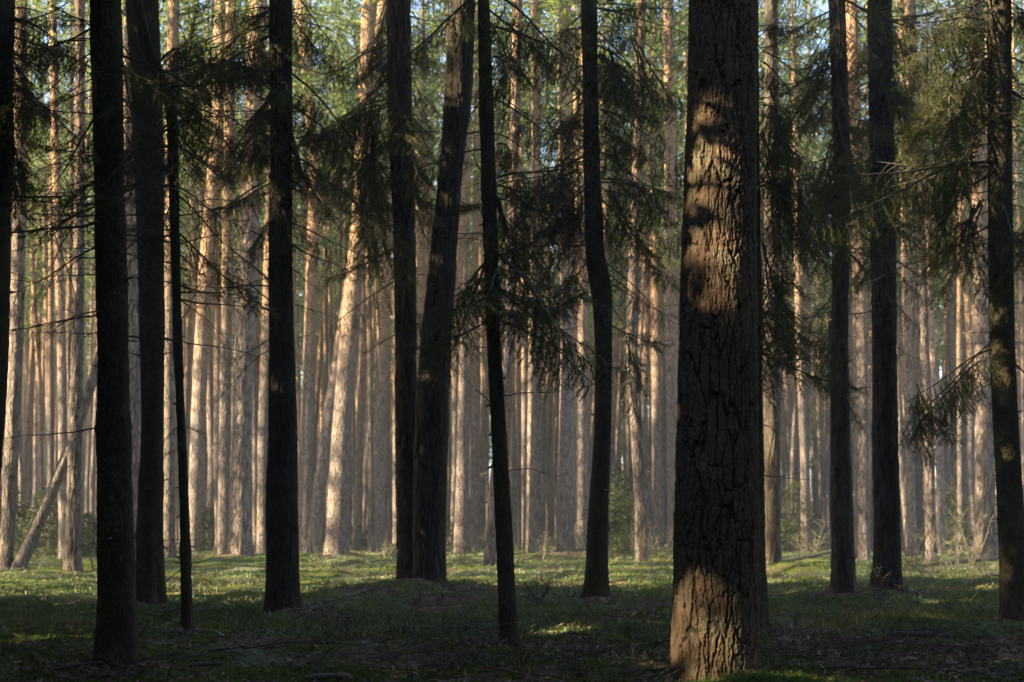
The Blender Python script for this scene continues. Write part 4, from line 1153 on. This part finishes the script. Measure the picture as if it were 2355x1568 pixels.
for i, (px, py, H, nst, place) in enumerate(((460, 1290, 1.3, 5, 'at the foot of the sunlit pine right of the crooked pole'), (650, 1275, .9, 4, 'glimpsed behind the straight black trunk'), (885, 1285, 1.0, 6, 'hugging the left side of the touching pair'),
        (1060, 1298, .9, 5, 'in front of the warm orange-lit pine'), (1250, 1292, 1.0, 5, 'right beside the foot of the bright sunlit pine'), (1330, 1288, 1.1, 5, 'just left of the bent spruce'),
        (1425, 1300, 1.0, 6, 'just right of the bent spruce'), (1530, 1300, 1.2, 6, 'left of the biggest pine beside the forked sapling'), (1860, 1290, 1.3, 6, 'between the reddish pine and the brown ridged pine'),
        (2100, 1310, 1.2, 7, 'just left of the bowed dark grey pine'), (2170, 1318, 1.0, 7, 'in front of the pale many-stemmed shrub'), (2230, 1306, 1.5, 7, 'leaning on the thick grey ridged pine'), (2265, 1330, .8, 6, 'low beside the right-edge spruce'),
        (90, 1300, 1.0, 5, 'under the slanting log'), (345, 1300, 1.1, 5, 'seen between the two left black trunks'), (735, 1300, .9, 6, 'right of the straight black trunk in the clearing'), (1180, 1285, 1.2, 5, 'behind the olive stem'))):
    sapling(px, py, H, 'tangled thin bare shrub ' + place, 40 + i, nst, M_PALEWOOD if i % 3 else M_DEADWOOD, .55, 'bare_shrub', 'shrub', 12)
for i, (px, py, H, place) in enumerate(((30, 1276, 2.0, 'at the left edge beside the grey pine'), (205, 1284, 1.2, 'left of the thick left spruce'), (1400, 1276, 1.4, 'hidden partly by the bent spruce'), (450, 1262, 1.8, 'behind the sunlit pine right of crooked pole'),
        (1830, 1268, 2.4, 'far behind the reddish pine'), (2190, 1270, 2.2, 'far behind the pale many-stemmed shrub'), (1015, 1262, 1.6, 'far behind the touching pair'))):
    x, y = px_ground(px, py)
    young_spruce(x, y, H, 'dark low young spruce ' + place, int(px) + 7, .45)

# ------------------------------------------------------------------ fallen branches
def fallen(px, py, ang, L, kind, label, tilt=.05, thick=1.0):
    x, y = px_ground(px, py)
    opts = PROTO[kind]
    Lp, me = min(opts, key=lambda o: abs(o[0] - L) + random.random() * .3)
    o = tagged('fallen_branch', me, label, 'fallen branch', 'branches lying on the forest floor')
    d = Vector((math.cos(R(ang)), math.sin(R(ang)), tilt))
    p0 = Vector((x, y, gz(x, y) + .015))
    o.matrix_world = aligned(p0, p0 + d * L, Lp, 1.57 * random.choice((-1, 1)) * .9)
FALL = [
 (905, 1500, -8, 1.0, 'pale', 'pale curved fallen branch at the bottom left of centre'), (960, 1430, -60, 1.0, 'bare', 'dark fallen branch below the needle mound'),
 (600, 1442, 75, .35, 'pale', 'short whitish stick leaning at the left of the straight black trunk foot'), (1385, 1425, 25, .6, 'bare', 'dark crooked stick in front of the bent spruce'),
 (1180, 1465, 165, .8, 'bare', 'thin dark branch left of the olive stem foot'), (1800, 1398, 20, 1.2, 'dead', 'arched dark branch right of the hidden trunk foot'),
 (1790, 1455, 5, .35, 'bare', 'short dark stick right of the biggest pine'), (2010, 1452, -10, .9, 'dead', 'tangled branch in front of the two right dark trunks'),
 (2090, 1395, 35, .6, 'pale', 'small pale broken branch right of the blackish pine foot'), (2200, 1400, -25, .9, 'bare', 'dark branch left of the right-edge spruce foot'),
 (1990, 1500, 8, 1.0, 'bare', 'long thin branch low right of the biggest pine'), (2080, 1540, 95, .4, 'pale', 'forked pale stick near the bottom right'),
 (1900, 1540, -5, 1.2, 'dead', 'dark branch along the bottom right of the biggest pine'), (170, 1330, 60, .7, 'bare', 'dark stick raised beside the slim sunlit pine foot'),
 (345, 1425, 20, .9, 'dead', 'heap branch right of the thick left spruce foot'), (430, 1440, 200, .8, 'dead', 'dark branch left of the crooked pole foot'),
 (560, 1425, 25, .7, 'bare', 'dark stick between crooked pole and straight black trunk'), (60, 1400, 160, .8, 'dead', 'dark branch left of the thick left spruce'),
 (1270, 1415, 10, .9, 'dead', 'twiggy branch midway between olive stem and bent spruce'), (1450, 1395, 120, .5, 'bare', 'dark stick right of the bent spruce foot'),
 (1440, 1500, 10, 1.2, 'dead', 'long faint branch between olive stem and biggest pine'), (740, 1385, 5, 1.0, 'bare', 'straight dark stick right of the straight black trunk'),
 (480, 1500, -20, 1.3, 'dead', 'dark branch at bottom between left spruce and straight black trunk'), (120, 1540, 15, 1.1, 'dead', 'dark branch in the bottom left corner'),
 (2280, 1500, 170, 1.0, 'dead', 'dark twiggy branch in the bottom right corner'), (700, 1530, 30, .9, 'dead', 'thin dark branch near the bottom left of centre'),
 (1110, 1540, -15, 1.1, 'bare', 'dark thin branch at the bottom centre'), (1330, 1550, 20, .9, 'dead', 'fine twig cluster at bottom left of the biggest pine'),
]
for px, py, ang, L, kind, lab in FALL: fallen(px, py, ang, L, kind, lab)
def log_piece(px, py, ang, L, r, label, mat):
    global rng
    rng = np.random.default_rng(int(px))
    x, y = px_ground(px, py)
    mb = MB(); d = (math.cos(R(ang)), math.sin(R(ang)), .03)
    P = poly((0, 0, 0), d, L, 10, 0, .05)
    rr = r * (1 + .15 * rng.normal(size=11)); rr[0] *= .5; rr[-1] *= .4
    tube(mb, P, rr, 12)
    tagged('fallen_log', mb.mesh('fallen_log', mat), label, 'fallen log', None, None, (x, y, gz(x, y) + r * .5))
log_piece(1760, 1300, 12, 2.2, .05, 'pale thin log lying in the clearing right of the biggest pine', M_PALEWOOD)
log_piece(2140, 1300, 20, 2.0, .05, 'pale log propped beside the bowed dark grey pine', M_PALEWOOD)
log_piece(2050, 1458, -5, .55, .028, 'short broken log lying right of centre in the dark litter', M_DEADWOOD)
log_piece(2235, 1445, -10, .4, .03, 'pale split wood piece left of the right-edge spruce foot', M_PALEWOOD)
log_piece(700, 1562, 5, .3, .02, 'pale chip of wood lying at the bottom left of centre', M_PALEWOOD)
log_piece(430, 1532, -5, .25, .014, 'thin pale stick right of the thick left spruce foot', M_PALEWOOD)

# ------------------------------------------------------------------ ground cover, which nobody could count
def ground_pts(n, d0, d1, p=1.0, wide=.42):
    # spread evenly over the picture rather than over the ground
    u = rng.random(n)
    D = (d0 ** (-p) + u * (d1 ** (-p) - d0 ** (-p))) ** (-1 / p) if p else d0 * (d1 / d0) ** u
    x = rng.uniform(-wide, wide, n) * D
    x = x + rng.uniform(-.8, .8, n)
    return x, D

def bare_at(x, y):
    b = np.zeros(len(x))
    for bx, by, br in BARE:
        b = np.maximum(b, np.exp(-(((x - bx) ** 2 + (y - by) ** 2) / br ** 2) ** 2) * sstep(.2, .6, vn2(x * 3, y * 3, 9)))
    return b

def blade_stuff(name, label, cat, mat, n, d0, d1, h, wd, lean, maskf, pexp=.6, base_wd=1.0):
    x, y = ground_pts(n, d0, d1, pexp)
    m = maskf(x, y) > rng.random(n)
    x, y = x[m], y[m]; n = len(x)
    z = ground_z(x, y)
    P = np.stack([x, y, z - .005], 1)
    dd = np.stack([rng.normal(0, lean, n), rng.normal(0, lean, n), np.ones(n)], 1)
    sc = (1 + y / 25)
    V, q = blades(P, dd, h * rng.uniform(.4, 1.3, n), wd * sc)
    return tagged(name, make_mesh(name, V, np.zeros((0, 3), int), q, mat, False), label, cat, None, 'stuff')
rng = np.random.default_rng(55)
blade_stuff('moss', 'cushions of dark green moss over the shaded forest floor', 'moss', M_MOSS, 230000, 6.5, 26, .04, .006, .9,
            lambda x, y: (1 - .85 * bare_at(x, y)) * sstep(.30, .5, vn2(x * 1.3, y * 1.3, 21)) )
blade_stuff('grass', 'short green grass in the lit clearing between the trunks', 'grass', M_GRASS, 210000, 13, 60, .055, .006, .8,
            lambda x, y: (1 - .9 * bare_at(x, y)) * sstep(.35, .6, vn2(x * .6, y * .5, 22)))
blade_stuff('pale_herbs', 'pale grey-green low herbs across the middle ground', 'low herbs', M_PALE, 170000, 12, 48, .06, .010, 1.0,
            lambda x, y: (1 - .9 * bare_at(x, y)) * sstep(.42, .62, vn2(x * .8 + 9, y * .7, 23)))
blade_stuff('dry_grass', 'dry straw-coloured grass stalks scattered in the clearing', 'dry grass', M_STRAW, 45000, 12, 60, .12, .004, .8,
            lambda x, y: (1 - .9 * bare_at(x, y)) * sstep(.5, .75, vn2(x * .7 + 30, y * .6, 24)))
def litter():
    n = 200000
    x, y = ground_pts(n, 6.5, 26, .6)
    m = (.2 + .9 * bare_at(x, y)) > rng.random(n)
    x, y = x[m], y[m]; n = len(x)
    P = np.stack([x, y, ground_z(x, y) + rng.uniform(0, .012, n)], 1)
    dd = np.stack([rng.normal(0, 1, n), rng.normal(0, 1, n), rng.normal(0, .25, n)], 1)
    V, q = blades(P, dd, rng.uniform(.02, .08, n) * (1 + y / 30), rng.uniform(.002, .016, n) * (1 + y / 25))
    tagged('leaf_litter', make_mesh('leaf_litter', V, np.zeros((0, 3), int), q, M_LITTER, False), 'brown fallen needles and leaf scraps on the bare patches', 'leaf litter', None, 'stuff')
litter()
def twigs():
    mb = MB(); n = 1500
    x, y = ground_pts(n, 6.5, 26, .6)
    z = ground_z(x, y)
    for i in range(n):
        L = rng.uniform(.08, .5)
        P = poly((x[i], y[i], z[i] + .004), (rng.normal(), rng.normal(), rng.uniform(.0, .5)), L, 5, .08, .16)
        P[:, 2] = np.maximum(P[:, 2], z[i] + .003)
        tube(mb, P, np.linspace(rng.uniform(.0015, .0035), .001, 6), 3)
    tagged('twig_litter', mb.mesh('twig_litter', M_DEADWOOD), 'thin dark twigs strewn all over the shaded foreground', 'twigs', None, 'stuff')
twigs()
def pale_twigs():
    mb = MB(); n = 700
    x, y = ground_pts(n, 6.5, 22, .6)
    z = ground_z(x, y)
    for i in range(n):
        P = poly((x[i], y[i], z[i] + .008), (rng.normal(), rng.normal(), rng.uniform(.0, .25)), rng.uniform(.06, .35), 5, .05, .2)
        P[:, 2] = np.maximum(P[:, 2], ground_z(P[:, 0], P[:, 1]) + .006)
        tube(mb, P, np.linspace(rng.uniform(.003, .007), .002, 6), 4)
    tagged('pale_twig_litter', mb.mesh('pale_twig_litter', M_PALEWOOD), 'pale weathered sticks and bark scraps strewn over the foreground', 'twigs', None, 'stuff')
pale_twigs()
def shrublets():
    # wiry bilberry-like twigs at the edge of the shade
    mb = MB(); n = 1900
    x, y = ground_pts(n, 9, 22, .3)
    m = vn2(x * .9, y * .9, 31) > .6
    x, y = x[m], y[m]; z = ground_z(x, y)
    for i in range(len(x)):
        for k in range(4):
            P = poly((x[i], y[i], z[i]), (rng.normal(0, .6), rng.normal(0, .6), 1), rng.uniform(.08, .30), 4, .0, .22)
            tube(mb, P, np.linspace(.0022, .0012, 5), 3)
    tagged('bilberry_twigs', mb.mesh('bilberry_twigs', M_DEADWOOD), 'wiry leafless bilberry twigs along the edge of the shade', 'bilberry twigs', None, 'stuff')
shrublets()
def shoots(cx_, cy_, rx, ry, n, label):
    x = cx_ + rng.normal(0, rx, n); y = cy_ + rng.normal(0, ry, n)
    z = ground_z(x, y); mb = MB()
    for i in range(n):
        for k in range(3):
            P = poly((x[i], y[i], z[i]), (rng.normal(0, .6), rng.normal(0, .6), 1), rng.uniform(.02, .06), 3, 0, .15)
            needles(mb, P, 500, .014, .004, 1.0)
    tagged('green_shoots', mb.mesh('green_shoots', M_SHOOT, False), label, 'moss', None, 'stuff')
shoots(1.36, 8.05, .22, .22, 600, 'bright green mossy shoots at the right foot of the biggest pine')
shoots(1.75, 8.3, .25, .2, 350, 'scattered green mossy shoots right of the biggest pine foot')
shoots(-3.75, 11.8, .6, .16, 500, 'sunlit green mossy shoots left of the thick left spruce')

# ------------------------------------------------------------------ haze
def haze():
    x0, x1, y0, y1, z0, z1 = -500, 500, -80, 500, -1.4, 27
    v = [(x, y, z) for z in (z0, z1) for y in (y0, y1) for x in (x0, x1)]
    q = [(0, 2, 3, 1), (4, 5, 7, 6), (0, 1, 5, 4), (2, 6, 7, 3), (0, 4, 6, 2), (1, 3, 7, 5)]
    m = bpy.data.materials.new('haze'); m.use_nodes = True
    nt = m.node_tree; nt.nodes.clear()
    out = nt.nodes.new('ShaderNodeOutputMaterial')
    vol = nt.nodes.new('ShaderNodeVolumePrincipled')
    vol.inputs['Color'].default_value = (.78, .84, 1, 1)
    vol.inputs['Density'].default_value = HAZE
    vol.inputs['Anisotropy'].default_value = .2
    nt.links.new(vol.outputs[0], out.inputs['Volume'])
    me = make_mesh('haze', np.array(v, float), np.zeros((0, 3), int), np.array(q), m, False)
    tagged('haze', me, 'thin pale haze in the air between the far trunks', 'haze', None, 'stuff')
HAZE = 0.00135
haze()
